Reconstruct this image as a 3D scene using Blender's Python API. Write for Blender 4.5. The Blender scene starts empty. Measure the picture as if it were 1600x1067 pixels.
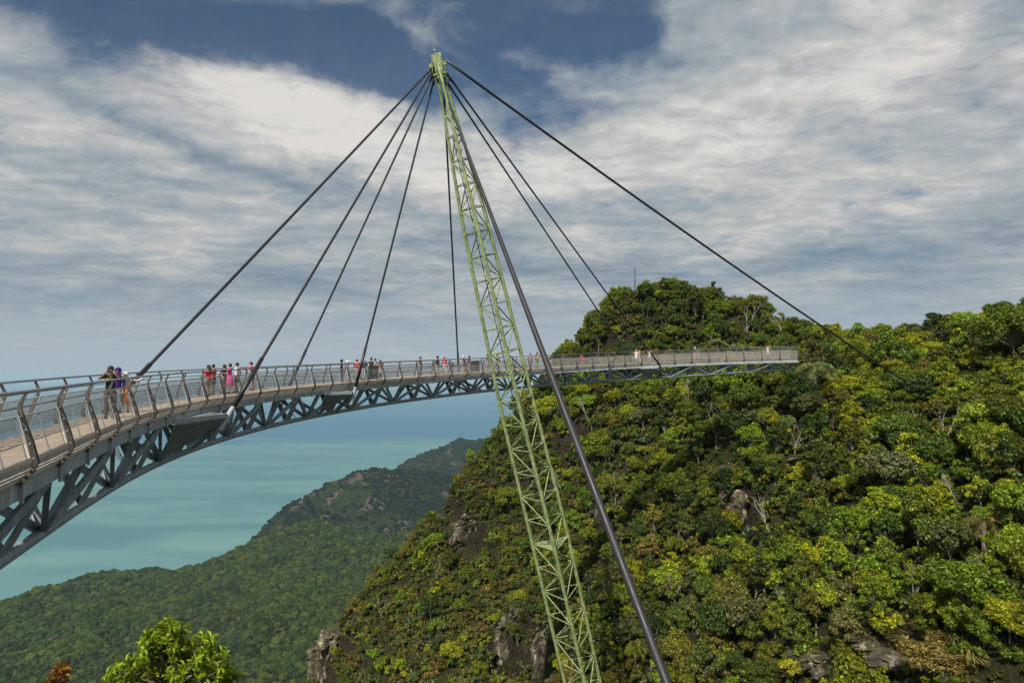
import bpy, bmesh, math, random
import numpy as np
from mathutils import Vector, Matrix, noise as mnoise
rng = np.random.default_rng(7); random.seed(7)
scene = bpy.context.scene
COL = scene.collection
R = math.radians

# ------------------------------------------------------------------ camera
FPX = 1067.0; HROW = 585.0
PITCH = math.atan((HROW-533.5)/FPX)
cam_d = bpy.data.cameras.new('camera'); cam = bpy.data.objects.new('camera', cam_d); COL.objects.link(cam)
cam_d.sensor_width = 36; cam_d.lens = 36*FPX/1600; cam_d.clip_start = 0.1; cam_d.clip_end = 200000
cam.location = (0, 0, 0); cam.rotation_euler = (math.pi/2+PITCH, 0, 0)
scene.camera = cam
CP, SP = math.cos(PITCH), math.sin(PITCH)
def P(px, py, Y):
    """world point at distance Y in front of the viewpoint seen in direction (px,py)"""
    u = (px-800)/FPX; v = (533.5-py)/FPX
    d = (u, CP-v*SP, SP+v*CP); k = Y/d[1]
    return Vector((d[0]*k, Y, d[2]*k))
def proj(x, y, z):
    d = y*CP+z*SP; v = -y*SP+z*CP
    return 800+FPX*x/d, 533.5-FPX*v/d, d

# ------------------------------------------------------------------ light
SUN_EL, SUN_AZ = 45.0, 202.0           # azimuth clockwise from +Y
az, el = R(SUN_AZ), R(SUN_EL)
sdir = Vector((math.sin(az)*math.cos(el), math.cos(az)*math.cos(el), math.sin(el)))
sl = bpy.data.lights.new('sun', 'SUN'); sl.energy = 4.9; sl.angle = R(0.5); sl.color = (1, .95, .86)
so = bpy.data.objects.new('sun', sl); COL.objects.link(so); so.location = (50, -40, 120)
so.rotation_euler = (-sdir).to_track_quat('-Z', 'Y').to_euler()
scene.view_settings.view_transform = 'Standard'; scene.view_settings.look = 'None'
scene.view_settings.exposure = 0; scene.view_settings.gamma = 1

class NT:
    """tiny expression helper for shader trees"""
    def __init__(s, nt): s.nt = nt; s.L = nt.links
    def node(s, t, **k):
        n = s.nt.nodes.new(t)
        for a, b in k.items(): setattr(n, a, b)
        return n
    def put(s, sock, v):
        if isinstance(v, bpy.types.NodeSocket): s.L.new(v, sock)
        elif v is not None: sock.default_value = v
    def m(s, op, a, b=None, c=None, clamp=False):
        n = s.node('ShaderNodeMath', operation=op, use_clamp=clamp)
        s.put(n.inputs[0], a)
        if b is not None: s.put(n.inputs[1], b)
        if c is not None: s.put(n.inputs[2], c)
        return n.outputs[0]
    def add(s, a, b): return s.m('ADD', a, b)
    def sub(s, a, b): return s.m('SUBTRACT', a, b)
    def mul(s, a, b): return s.m('MULTIPLY', a, b)
    def ss(s, x, lo, hi, a=0.0, b=1.0):
        n = s.node('ShaderNodeMapRange', interpolation_type='SMOOTHSTEP')
        s.put(n.inputs[0], x); s.put(n.inputs[1], lo); s.put(n.inputs[2], hi); s.put(n.inputs[3], a); s.put(n.inputs[4], b)
        return n.outputs[0]
    def lin(s, x, lo, hi, a=0.0, b=1.0):
        n = s.node('ShaderNodeMapRange')
        s.put(n.inputs[0], x); s.put(n.inputs[1], lo); s.put(n.inputs[2], hi); s.put(n.inputs[3], a); s.put(n.inputs[4], b)
        return n.outputs[0]
    def mix(s, f, a, b, mode='MIX'):
        n = s.node('ShaderNodeMix', data_type='RGBA', blend_type=mode)
        s.put(n.inputs[0], f)
        for i, v in ((6, a), (7, b)):
            if not isinstance(v, bpy.types.NodeSocket): v = (*v[:3], 1)
            s.put(n.inputs[i], v)
        return n.outputs[2]
    def xyz(s, v):
        n = s.node('ShaderNodeSeparateXYZ'); s.put(n.inputs[0], v); return n.outputs
    def comb(s, x, y, z=0.0):
        n = s.node('ShaderNodeCombineXYZ')
        for i, v in enumerate((x, y, z)): s.put(n.inputs[i], v)
        return n.outputs[0]
    def noise(s, vec, scale, detail=4, rough=.5, dist=0.0, color=False):
        n = s.node('ShaderNodeTexNoise'); s.put(n.inputs['Vector'], vec)
        n.inputs['Scale'].default_value = scale; n.inputs['Detail'].default_value = detail
        n.inputs['Roughness'].default_value = rough; n.inputs['Distortion'].default_value = dist
        return n.outputs['Color' if color else 'Fac']
    def vadd(s, a, b):
        n = s.node('ShaderNodeVectorMath', operation='ADD'); s.put(n.inputs[0], a); s.put(n.inputs[1], b); return n.outputs[0]
    def vscale(s, a, k):
        n = s.node('ShaderNodeVectorMath', operation='SCALE'); s.put(n.inputs[0], a); s.put(n.inputs[3], k); return n.outputs[0]

# ------------------------------------------------------------------ world: sky with procedural clouds
def build_world():
    w = bpy.data.worlds.new('World'); scene.world = w; w.use_nodes = True
    nt = w.node_tree; nt.nodes.clear(); n = NT(nt)
    out = n.node('ShaderNodeOutputWorld'); bg = n.node('ShaderNodeBackground'); nt.links.new(bg.outputs[0], out.inputs[0])
    STR = 0.1; bg.inputs[1].default_value = STR
    sky = n.node('ShaderNodeTexSky', sky_type='NISHITA'); sky.sun_disc = False
    sky.sun_elevation = el; sky.sun_rotation = az; sky.altitude = 700; sky.air_density = 1.0; sky.dust_density = .6; sky.ozone_density = 2.5
    tc = n.node('ShaderNodeTexCoord'); d = n.xyz(tc.outputs['Generated'])
    DEG = 57.29578
    azd = n.mul(n.m('ARCTAN2', d[0], d[1]), DEG); eld = n.mul(n.m('ARCSINE', d[2]), DEG)
    def ang(px, py):
        v = P(px, py, 1.0).normalized(); return math.degrees(math.atan2(v.x, v.y)), math.degrees(math.asin(v.z))
    warp = n.noise(tc.outputs['Generated'], 5.0, 5, .6, color=True); wv = n.xyz(warp)
    wa = n.add(azd, n.mul(n.sub(wv[0], .5), 16)); we = n.add(eld, n.mul(n.sub(wv[1], .5), 9))
    def blob(px, py, sx, sy, rot=0.0, soft=None):
        a0, e0 = ang(px, py); kx = .0465; sx *= kx; sy *= kx
        da = n.sub(wa, a0); de = n.sub(we, e0)
        c, s_ = math.cos(R(rot)), math.sin(R(rot))
        u = n.add(n.mul(da, c), n.mul(de, s_)); v = n.sub(n.mul(de, c), n.mul(da, s_))
        q = n.add(n.m('POWER', n.m('ABSOLUTE', n.mul(u, 1/sx)), 2.0), n.m('POWER', n.m('ABSOLUTE', n.mul(v, 1/sy)), 2.0))
        return n.m('EXPONENT', n.mul(q, -1.0))
    def total(lst):
        acc = None
        for it in lst:
            b = n.mul(blob(*it[:5]), it[5]); acc = b if acc is None else n.add(acc, b)
        return acc
    # cloud-layer coordinates: direction projected on a high plane
    den = n.add(n.m('MAXIMUM', d[2], 0.0), .10)
    u = n.m('DIVIDE', d[0], den); v = n.m('DIVIDE', d[1], den)
    cz = n.comb(u, v, 0.0)
    wisp_c = n.vadd(n.comb(n.mul(u, .9), n.mul(v, 2.0), 3.1), n.vscale(n.noise(cz, 1.1, 4, .55, color=True), 1.7))
    wisp = n.noise(wisp_c, 2.1, 7, .62)
    puff = n.noise(n.vadd(n.comb(n.mul(azd, .10), n.mul(eld, .17), 0), n.vscale(n.noise(cz, 2.5, 3, .5, color=True), .7)), 1.6, 5, .6)
    holes = total([(330, 42, 340, 72, 0, 1.5), (560, 95, 150, 72, -28, 1.3), (790, 75, 150, 95, 0, 1.45), (940, 80, 170, 75, 25, 1.45),
                   (120, 15, 180, 50, 0, .6), (1030, 40, 120, 40, 30, .7), (660, 170, 60, 40, 0, .55), (800, 265, 38, 75, 0, .55), (880, 215, 60, 40, 0, .25),
                   (700, -60, 600, 70, 0, .8)])
    wfill = total([(620, 60, 30, 55, 32, .75), (570, 25, 60, 18, -30, .35), (1120, 25, 75, 40, -40, .9), (860, 108, 75, 22, 0, .8), (965, 62, 60, 22, 20, .6),
                   (335, 105, 80, 28, -18, .45), (170, 60, 70, 12, -12, .2), (940, 140, 70, 15, 10, .4)])
    cov = n.add(n.sub(n.sub(1.22, holes), n.mul(n.sub(1.0, wfill), .0)), n.mul(wfill, 1.0))
    raw = n.add(cov, n.mul(n.sub(n.add(n.mul(wisp, .78), n.mul(puff, .22)), .5), 3.6))
    mask = n.lin(n.ss(raw, -.25, 1.35), 0, 1, .07, 1.0)
    # brightness of the cloud sheet
    lne = n.mul(n.m('LOGARITHM', n.add(n.m('MAXIMUM', eld, 0.0), 4.0), 2.718282), 3.5)
    bx = n.comb(n.mul(azd, .055), lne, 0.0)
    bands_c = n.vadd(bx, n.vscale(n.noise(n.comb(n.mul(azd, .05), n.mul(eld, .09), 7.0), 1.3, 3, .5, color=True), .62))
    band = n.noise(bands_c, 1.9, 4, .52); band2 = n.noise(n.vadd(bands_c, (5.0, 2.0, 1.0)), 5.5, 4, .6)
    fine = n.noise(wisp_c, 5.2, 5, .62)
    light = total([(540, 205, 340, 88, -14, .66), (180, 215, 300, 60, -12, .30), (1080, 230, 380, 110, 18, .36), (1500, 200, 330, 130, 15, .22), (1250, 350, 380, 55, 5, .16), (150, 380, 320, 60, -5, .12),
                   (1380, 60, 300, 90, 0, .12), (500, 400, 260, 60, 0, .13)])
    dark = total([(330, 240, 420, 17, -14, .40), (560, 300, 170, 14, -17, .26), (330, 330, 260, 28, -4, .16), (420, 420, 330, 32, 0, .26), (120, 465, 260, 24, 0, .26), (960, 330, 230, 28, 8, .30), (900, 400, 260, 32, -2, .28), (1300, 400, 200, 26, 0, .16),
                  (1420, 150, 240, 40, 25, .06), (60, 130, 140, 60, 0, .10)])
    t = n.add(.47, n.sub(light, dark))
    t = n.add(t, n.mul(n.sub(band, .5), 1.25)); t = n.add(t, n.mul(n.sub(band2, .5), .55)); t = n.add(t, n.mul(n.sub(fine, .5), .66))
    ramp = n.node('ShaderNodeValToRGB'); n.put(ramp.inputs[0], t)
    cr = ramp.color_ramp; cr.elements[0].position = 0.0; cr.elements[0].color = (.165, .235, .315, 1)
    cr.elements[1].position = 1.0; cr.elements[1].color = (.72, .70, .665, 1)
    for p_, c_ in ((.28, (.265, .325, .375, 1)), (.52, (.37, .42, .45, 1)), (.75, (.52, .525, .52, 1))):
        e = cr.elements.new(p_); e.color = c_
    cloud = n.vscale(ramp.outputs[0], 1/STR)
    blue = n.mix(1.0, sky.outputs[0], (.46, .56, .60), 'MULTIPLY')
    sky_c = n.mix(mask, blue, cloud)
    hz = n.ss(n.add(eld, n.mul(n.sub(band, .5), 4.0)), 0.0, 8.5, .93, 0.0)
    hazec = tuple(c/STR for c in (.39, .47, .53))
    res = n.mix(hz, sky_c, hazec)
    below = n.ss(eld, -6.0, -1.0, 0.0, 1.0)
    res = n.mix(below, tuple(c/STR for c in (.16, .24, .27)), res)
    n.put(bg.inputs[0], res)
    w.cycles.sampling_method = 'MANUAL'; w.cycles.sample_map_resolution = 512
build_world()

# ------------------------------------------------------------------ mesh helpers
class MB:
    def __init__(s): s.v = []; s.f = []; s.n = 0
    def add(s, v, f):
        v = np.asarray(v, float).reshape(-1, 3); s.v.append(v); b = s.n
        s.f.extend([tuple(int(i)+b for i in q) for q in f]); s.n += len(v); return s
    def tube(s, pts, r, k=8, caps=True, up=None):
        pts = [Vector(p) for p in pts]; m = len(pts); r = [r]*m if np.isscalar(r) else list(r)
        V = []; F = []; prev = None
        for i, p in enumerate(pts):
            t = (pts[min(i+1, m-1)]-pts[max(i-1, 0)])
            if t.length < 1e-9: t = Vector((0, 0, 1))
            t.normalize()
            if prev is None: a = t.orthogonal().normalized() if up is None else (Vector(up)-t*t.dot(Vector(up))).normalized()
            else:
                a = prev-t*prev.dot(t); a = a.normalized() if a.length > 1e-6 else t.orthogonal().normalized()
            prev = a; b = t.cross(a)
            for j in range(k):
                q = 2*math.pi*j/k; V.append(p+(a*math.cos(q)+b*math.sin(q))*r[i])
        for i in range(m-1):
            for j in range(k):
                F.append((i*k+j, i*k+(j+1) % k, (i+1)*k+(j+1) % k, (i+1)*k+j))
        if caps: F.append(tuple(range(k))[::-1]); F.append(tuple((m-1)*k+j for j in range(k)))
        return s.add(V, F)
    def beam(s, p, q, w, h, up=(0, 0, 1), w2=None, h2=None):
        """bar from p to q, w across, h along up"""
        p, q = Vector(p), Vector(q); t = (q-p).normalized(); up = Vector(up)
        b = t.cross(up)
        b = b.normalized() if b.length > 1e-5 else t.orthogonal().normalized()
        a = b.cross(t).normalized(); w2 = w if w2 is None else w2; h2 = h if h2 is None else h2
        V = []
        for c, ww, hh in ((p, w, h), (q, w2, h2)):
            for sx, sz in ((-1, -1), (1, -1), (1, 1), (-1, 1)): V.append(c+b*sx*ww/2+a*sz*hh/2)
        return s.add(V, [(0, 1, 2, 3)[::-1], (4, 5, 6, 7), (0, 1, 5, 4), (1, 2, 6, 5), (2, 3, 7, 6), (3, 0, 4, 7)])
    def box(s, c, d, rz=0):
        V = []; cs, sn = math.cos(rz), math.sin(rz)
        for sz in (-1, 1):
            for sx, sy in ((-1, -1), (1, -1), (1, 1), (-1, 1)):
                x, y = sx*d[0]/2, sy*d[1]/2; V.append((c[0]+x*cs-y*sn, c[1]+x*sn+y*cs, c[2]+sz*d[2]/2))
        return s.add(V, [(3, 2, 1, 0), (4, 5, 6, 7), (0, 1, 5, 4), (1, 2, 6, 5), (2, 3, 7, 6), (3, 0, 4, 7)])
    def plate(s, poly, th, nrm=None):
        poly = [Vector(p) for p in poly]
        if nrm is None: nrm = (poly[1]-poly[0]).cross(poly[2]-poly[0]).normalized()
        nrm = Vector(nrm); k = len(poly)
        V = [p+nrm*th/2 for p in poly]+[p-nrm*th/2 for p in poly]
        F = [tuple(range(k)), tuple(range(2*k-1, k-1, -1))]+[(i, k+i, k+(i+1) % k, (i+1) % k) for i in range(k)]
        return s.add(V, F)
    def sweep(s, secs, closed=True):
        """secs: list of equal-length cross-section point lists"""
        k = len(secs[0]); V = [p for q in secs for p in q]; F = []
        for i in range(len(secs)-1):
            for j in range(k if closed else k-1):
                F.append((i*k+j, i*k+(j+1) % k, (i+1)*k+(j+1) % k, (i+1)*k+j))
        if closed: F.append(tuple(range(k))[::-1]); F.append(tuple((len(secs)-1)*k+j for j in range(k)))
        return s.add(V, F)
    def mesh(s, name, mat=None, off=(0, 0, 0), smooth=False):
        V = (np.concatenate(s.v) if s.v else np.zeros((0, 3)))-np.array(off)
        me = bpy.data.meshes.new(name); me.from_pydata(V.tolist(), [], s.f); me.update()
        if smooth: me.shade_smooth()
        if mat: me.materials.append(mat)
        return me
    def build(s, name, mat, parent=None, smooth=False):
        return link(name, s.mesh(name, mat, origin(parent), smooth), parent)
def origin(o):
    t = Vector((0, 0, 0))
    while o is not None: t += o.location; o = o.parent
    return t
def link(name, me, parent=None):
    o = bpy.data.objects.new(name, me); COL.objects.link(o)
    if parent: o.parent = parent
    return o
def tag(o, label=None, cat=None, group=None, kind=None):
    if label: o['label'] = label
    if cat: o['category'] = cat
    if group: o['group'] = group
    if kind: o['kind'] = kind
    return o
def empty(name, loc, label, cat, group=None):
    o = bpy.data.objects.new(name, None); COL.objects.link(o); o.location = loc; o.empty_display_size = .3
    return tag(o, label, cat, group)
def np_mesh(name, V, F, mat=None, smooth=False):
    V = np.asarray(V, np.float32); F = np.asarray(F, np.int32); k = F.shape[1]
    me = bpy.data.meshes.new(name); me.vertices.add(len(V)); me.vertices.foreach_set('co', V.ravel())
    me.loops.add(F.size); me.loops.foreach_set('vertex_index', F.ravel())
    me.polygons.add(len(F)); me.polygons.foreach_set('loop_start', np.arange(0, F.size, k, dtype=np.int32))
    me.polygons.foreach_set('loop_total', np.full(len(F), k, np.int32))
    me.update(calc_edges=True); me.validate()
    if smooth: me.shade_smooth()
    if mat: me.materials.append(mat)
    return me

# ------------------------------------------------------------------ materials
MATS = {}
def mat(name, col, rough=.6, metal=0.0, spec=.4, var=0.0, vscale=3.0, bump=0.0, bscale=20.0, alpha=None, streak=False):
    if name in MATS: return MATS[name]
    m_ = bpy.data.materials.new(name); m_.use_nodes = True; nt = m_.node_tree; n = NT(nt)
    bs = nt.nodes['Principled BSDF']
    bs.inputs['Roughness'].default_value = rough; bs.inputs['Metallic'].default_value = metal; bs.inputs['Specular IOR Level'].default_value = spec
    g = n.node('ShaderNodeNewGeometry'); vec = g.outputs['Position']
    if streak:
        sep = n.xyz(vec); vec2 = n.comb(n.mul(sep[0], 4.0), n.mul(sep[1], 4.0), n.mul(sep[2], .5))
    else: vec2 = vec
    if var:
        f = n.noise(vec2, vscale, 5, .6)
        c = n.mix(n.ss(f, .3, .7), tuple(x*(1-var) for x in col), tuple(min(1, x*(1+var)) for x in col))
        n.put(bs.inputs['Base Color'], c)
        n.put(bs.inputs['Roughness'], n.lin(f, .3, .7, max(0, rough-.12), min(1, rough+.12)))
    else: bs.inputs['Base Color'].default_value = (*col, 1)
    if bump:
        b = n.node('ShaderNodeBump'); b.inputs['Strength'].default_value = bump; n.put(b.inputs['Height'], n.noise(vec, bscale, 4, .6)); nt.links.new(b.outputs[0], bs.inputs['Normal'])
    if alpha is not None: bs.inputs['Alpha'].default_value = alpha
    MATS[name] = m_; return m_
M_STEEL = mat('grey painted steel', (.25, .29, .315), .55, .0, .45, .32, 1.6, .15, 30, streak=True)
M_STEEL_L = mat('pale galvanised steel', (.40, .42, .42), .45, .2, .5, .15, 3.0, streak=True)
M_BEAM = mat('edge beam paint', (.35, .375, .38), .5, .0, .5, .32, 2.2, streak=True)
M_POST = mat('brushed bronze steel post', (.15, .128, .115), .42, .35, .5, .25, 6.0)
M_RAIL = mat('stainless handrail', (.30, .32, .35), .32, .75, .5, .1, 4.0)
M_SILL = mat('cream weathered tube', (.48, .42, .35), .45, .2, .5, .22, 3.0)
M_BOLT = mat('bright bolt', (.8, .78, .72), .3, .5)
M_GREEN = mat('pale green paint', (.235, .285, .115), .5, .0, .5, .34, 2.6)
M_CABLE = mat('dark cable sheath', (.020, .020, .024), .42, .0, .5)
M_STAY = mat('dark brown grey stay tube', (.028, .025, .029), .5, .0, .5, .2, 1.0)
M_DARK = mat('dark ladder steel', (.03, .03, .032), .5)
M_BARK = mat('pale bark', (.20, .165, .125), .85, 0, .2, .4, 3.0, .4, 20)
M_DEADW = mat('bleached dead wood', (.36, .33, .28), .8, 0, .2, .3, 4.0)

def deck_mat():
    m_ = bpy.data.materials.new('deck concrete'); m_.use_nodes = True; n = NT(m_.node_tree); bs = m_.node_tree.nodes['Principled BSDF']
    g = n.node('ShaderNodeNewGeometry'); f = n.noise(g.outputs['Position'], 1.6, 7, .65); f2 = n.noise(g.outputs['Position'], 14, 4, .6)
    c = n.mix(n.ss(f, .35, .65), (.50, .385, .28), (.62, .49, .37)); c = n.mix(n.ss(f2, .55, .75, 0, .5), c, (.38, .30, .23))
    n.put(bs.inputs['Base Color'], c); bs.inputs['Roughness'].default_value = .85
    return m_
M_DECK = deck_mat()
def mesh_mat():
    """stainless wire mesh: thin wires with open gaps between them"""
    m_ = bpy.data.materials.new('fine steel mesh'); m_.use_nodes = True; nt = m_.node_tree; nt.nodes.clear(); n = NT(nt)
    out = n.node('ShaderNodeOutputMaterial'); tr = n.node('ShaderNodeBsdfTransparent'); pr = n.node('ShaderNodeBsdfPrincipled')
    pr.inputs['Base Color'].default_value = (.36, .33, .30, 1); pr.inputs['Metallic'].default_value = .4; pr.inputs['Roughness'].default_value = .4
    mx = n.node('ShaderNodeMixShader'); g = n.node('ShaderNodeNewGeometry'); z = n.xyz(g.outputs['Position'])[2]
    w = n.m('FRACT', n.mul(z, 46.0)); wire = n.m('LESS_THAN', w, .50)
    nt.links.new(tr.outputs[0], mx.inputs[1]); nt.links.new(pr.outputs[0], mx.inputs[2]); n.put(mx.inputs[0], n.mul(wire, .9))
    nt.links.new(mx.outputs[0], out.inputs[0]); return m_
M_MESH = mesh_mat()

# ------------------------------------------------------------------ bridge centre line
bp = np.array([(-8.0, 3.5), (-9.35, 8.5), (-10.6, 13.5), (-13.5, 22.5), (-15.6, 31), (-16.1, 38), (-14.8, 47), (-12.4, 54), (-8.2, 63), (-3, 70.3), (3, 76.8), (9.5, 81.7), (17, 85.5), (26, 88.3), (36, 89.8)])
_t = np.r_[0, np.cumsum(np.hypot(*np.diff(bp, axis=0).T))]
_cx = np.polyfit(_t, bp[:, 0], 6); _cy = np.polyfit(_t, bp[:, 1], 6)
_tt = np.linspace(0, _t[-1]+6, 3000); BX = np.polyval(_cx, _tt); BY = np.polyval(_cy, _tt)
BS = np.r_[0, np.cumsum(np.hypot(np.diff(BX), np.diff(BY)))]
BDX = np.gradient(BX, BS); BDY = np.gradient(BY, BS)
_sr = [0, 7.7, 11.6, 19.3, 28, 37, 45.8, 56.8, 64.5, 72, 80.7, 94.6, 104, 116.6, 124]
_zr = [-.50, -.39, -.27, -.08, .13, .38, .67, 1.02, 1.36, 1.78, 2.22, 2.84, 3.22, 3.6, 3.75]
_pr = np.polyfit(_sr, _zr, 4)
_sc = [3, 14.6, 21.7, 27, 31.8, 35.3, 40, 45, 52, 57.6, 63, 69, 80.7, 87.5, 93.7, 104, 117]
_zc = [-3.8, -3.92, -3.98, -3.92, -3.65, -3.45, -3.2, -2.95, -2.7, -2.42, -2.1, -1.86, -1.3, -.95, -.55, .05, .75]
_pc = np.polyfit(_sc, _zc, 4)
RAILH = 1.40
def deckz(s): return float(np.polyval(_pr, s))-RAILH
def chordz(s): return float(np.polyval(_pc, s))
def ring(s, w, dz=0.0, z=None):
    w = w+WSH; nx, ny = -np.interp(s, BS, BDY), np.interp(s, BS, BDX); l = math.hypot(nx, ny)
    return Vector((np.interp(s, BS, BX)+w*nx/l, np.interp(s, BS, BY)+w*ny/l, (deckz(s)+dz) if z is None else z))
def heading(s): return math.atan2(np.interp(s, BS, BDY), np.interp(s, BS, BDX))
S0, S1 = 1.0, 117.4
HWALK = 0.80; WSH = -.20
def s_for_px(px, w, dz=0.0):
    best = None
    for s in np.arange(5, S1, .08):
        q = ring(s, w, dz); e = abs(proj(*q)[0]-px)
        if best is None or e < best[0]: best = (e, s)
    return best[1]

def build_bridge():
    base = ring(60, 0); base.z = chordz(60)
    br = empty('suspension_footbridge', base, 'long curved grey steel footbridge hanging from cables across the valley', 'bridge')
    ss = np.arange(S0, S1+.01, .5)
    def sw(prof, name, m, sm=False, zf=None):
        b = MB(); b.sweep([[ring(s, w, dz) for w, dz in prof] for s in ss]); return b.build(name, m, br, sm)
    sw([(-HWALK, 0), (HWALK, 0), (HWALK, -.10), (-HWALK, -.10)], 'deck', M_DECK)
    for sg in (-1, 1):
        sw([(sg*(HWALK+.14), -.38), (sg*(HWALK-.02), -.38), (sg*(HWALK-.02), -.67), (sg*(HWALK+.14), -.67)], 'edge_beam', M_BEAM)
        sw([(sg*(HWALK-.03), -.102), (sg*(HWALK-.2), -.102), (sg*(HWALK-.2), -.60), (sg*(HWALK-.03), -.60)], 'edge_plate', M_BEAM)
    b = MB(); b.tube([ring(s, 0, z=chordz(s)) for s in ss], .145, 12); b.build('bottom_chord', M_STEEL, br, True)
    # deck joints: narrow transverse gaps shown as dark strips
    # truss
    nodes = [3, 8.8, 14.6, 21.3, 27.1, 31.3, 35.5, 40.3, 45.6, 51.6, 57.4, 63.2, 69, 74.8, 80.7, 87.2, 93.5, 99.4, 105.2, 111, 116.4]
    for i, s in enumerate(nodes):
        lo = ring(s, 0, z=chordz(s)+.05)
        for sg in (-1, 1):
            # post of the cross frame and the two inclined braces that fan out from the node
            b = MB(); b.beam(lo, ring(s, sg*.82, -.66), .20, .20, up=(0, 0, 1), w2=.17, h2=.17); b.build('truss_post', M_STEEL, br)
            for nb in (i-1, i+1):
                if 0 <= nb < len(nodes):
                    sm_ = (s+nodes[nb])/2
                    hi = ring(sm_, sg*.82, -.65); f = ring(s+(.12 if nb > i else -.12), sg*.03, z=chordz(s)+.05)
                    b = MB(); b.beam(f, hi, .13, .20, up=(0, 0, 1)); b.build('truss_brace', M_STEEL, br)
        # gusset at the node
        b = MB(); t = (ring(s+.1, 0)-ring(s-.1, 0)).normalized()
        for sg in (-1, 1):
            top = lo.lerp(ring(s, sg*.82, -.66), .28)
            b.plate([lo-t*.42, lo+t*.42, top+t*.16, top-t*.16], .03)
        b.build('gusset_plate', M_STEEL, br)
        if i+1 < len(nodes):
            sm_ = (s+nodes[i+1])/2; lo2 = ring(sm_, 0, z=chordz(sm_)+.05); t = (ring(sm_+.1, 0)-ring(sm_-.1, 0)).normalized()
            b = MB()
            for sg in (-1, 1):
                hi = ring(sm_, sg*.82, -.66)
                b.plate([lo2-t*.34+Vector((0, 0, .02)), lo2+t*.34+Vector((0, 0, .02)), hi+t*.16, hi-t*.16], .07)
            b.build('v_frame', M_STEEL, br)
    # deck cross beams
    cross = np.arange(2.0, S1-.4, 2.5)
    b = MB()
    for s in cross: b.beam(ring(s, -HWALK+.25, -.40), ring(s, HWALK-.25, -.40), .14, .4)
    b.build('cross_beams', M_STEEL, br)
    # railing posts (offset outwards from the edge, leaning in, then cranked out to the rail)
    prof = [(HWALK+.10, -.42, .10), (HWALK+.31, -.13, .11), (HWALK+.39, .04, .105), (HWALK+.30, .40, .088), (HWALK+.17, .80, .07), (HWALK+.10, 1.04, .058), (HWALK+.10, 1.14, .05), (HWALK+.19, 1.36, .03)]
    ps = np.arange(4.5, S1, 2.5)
    for s in ps:
        t = Vector((math.cos(heading(s)), math.sin(heading(s)), 0))
        for sg in (-1, 1):
            b = MB()
            for off in (-.055, .055):           # twin plates
                secs = []
                for i, (w, dz, wd) in enumerate(prof):
                    a = prof[max(i-1, 0)]; c = prof[min(i+1, len(prof)-1)]; dw, dzz = c[0]-a[0], c[1]-a[1]; l = math.hypot(dw, dzz)*1.3
                    nw, nz = dzz/l*wd/2*1.2, -dw/l*wd/2*1.2
                    p1, p2 = ring(s, sg*(w+nw), dz+nz), ring(s, sg*(w-nw), dz-nz)
                    secs.append([p1+t*(off-.014), p2+t*(off-.014), p2+t*(off+.014), p1+t*(off+.014)])
                b.sweep(secs)
            po = b.build('rail_post', M_POST, br)
            if s < 70:
                b = MB()
                for dz, w in ((.12, .37), (.40, .30), (.66, .22), (.92, .13)):
                    b.tube([ring(s, sg*(HWALK+w), dz)-t*.082, ring(s, sg*(HWALK+w), dz)+t*.082], .021, 6)
                b.build('bolts', M_BOLT, po)
            b = MB(); b.box(ring(s, sg*(HWALK+.175), -.56), (.10, .06, .36), heading(s)); b.build('clip_plate', M_STEEL_L, br)
    sr = np.arange(4.0, S1-.3, .6)
    for sg in (-1, 1):
        b = MB(); b.tube([ring(s, sg*(HWALK+.19), 1.385) for s in sr], .034, 8); b.build('top_rail', M_RAIL, br, True)
        b = MB(); b.tube([ring(s, sg*(HWALK+.03), 1.07) for s in sr], .024, 8); b.build('hand_rail', M_RAIL, br, True)
        b = MB()
        for w, dz in ((.14, -.30), (.23, -.20), (.31, -.10)): b.tube([ring(s, sg*(HWALK+w), dz) for s in sr], .026, 6)
        b.build('edge_tubes', M_SILL, br, True)
        for k in range(len(ps)-1):              # one infill panel between each pair of posts
            a, c = ps[k]+.10, ps[k+1]-.10; m5 = (a+c)/2
            b = MB(); lo_, hi_ = (HWALK+.27, .09), (HWALK+.055, .90)
            q = np.linspace(a, c, 5)
            b.sweep([[ring(s, sg*lo_[0], lo_[1]), ring(s, sg*hi_[0], hi_[1])] for s in q], closed=False)
            pn = b.build('mesh_panel', M_MESH, br)
            b = MB()
            b.tube([ring(s, sg*hi_[0], hi_[1]) for s in q], .018, 5); b.tube([ring(s, sg*lo_[0], lo_[1]) for s in q], .014, 5)
            for s in (a, m5, c): b.tube([ring(s, sg*lo_[0], lo_[1]), ring(s, sg*hi_[0], hi_[1])], .014, 5)
            b.build('panel_frame', M_STEEL_L, pn)
    return br
BR = build_bridge()

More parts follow.
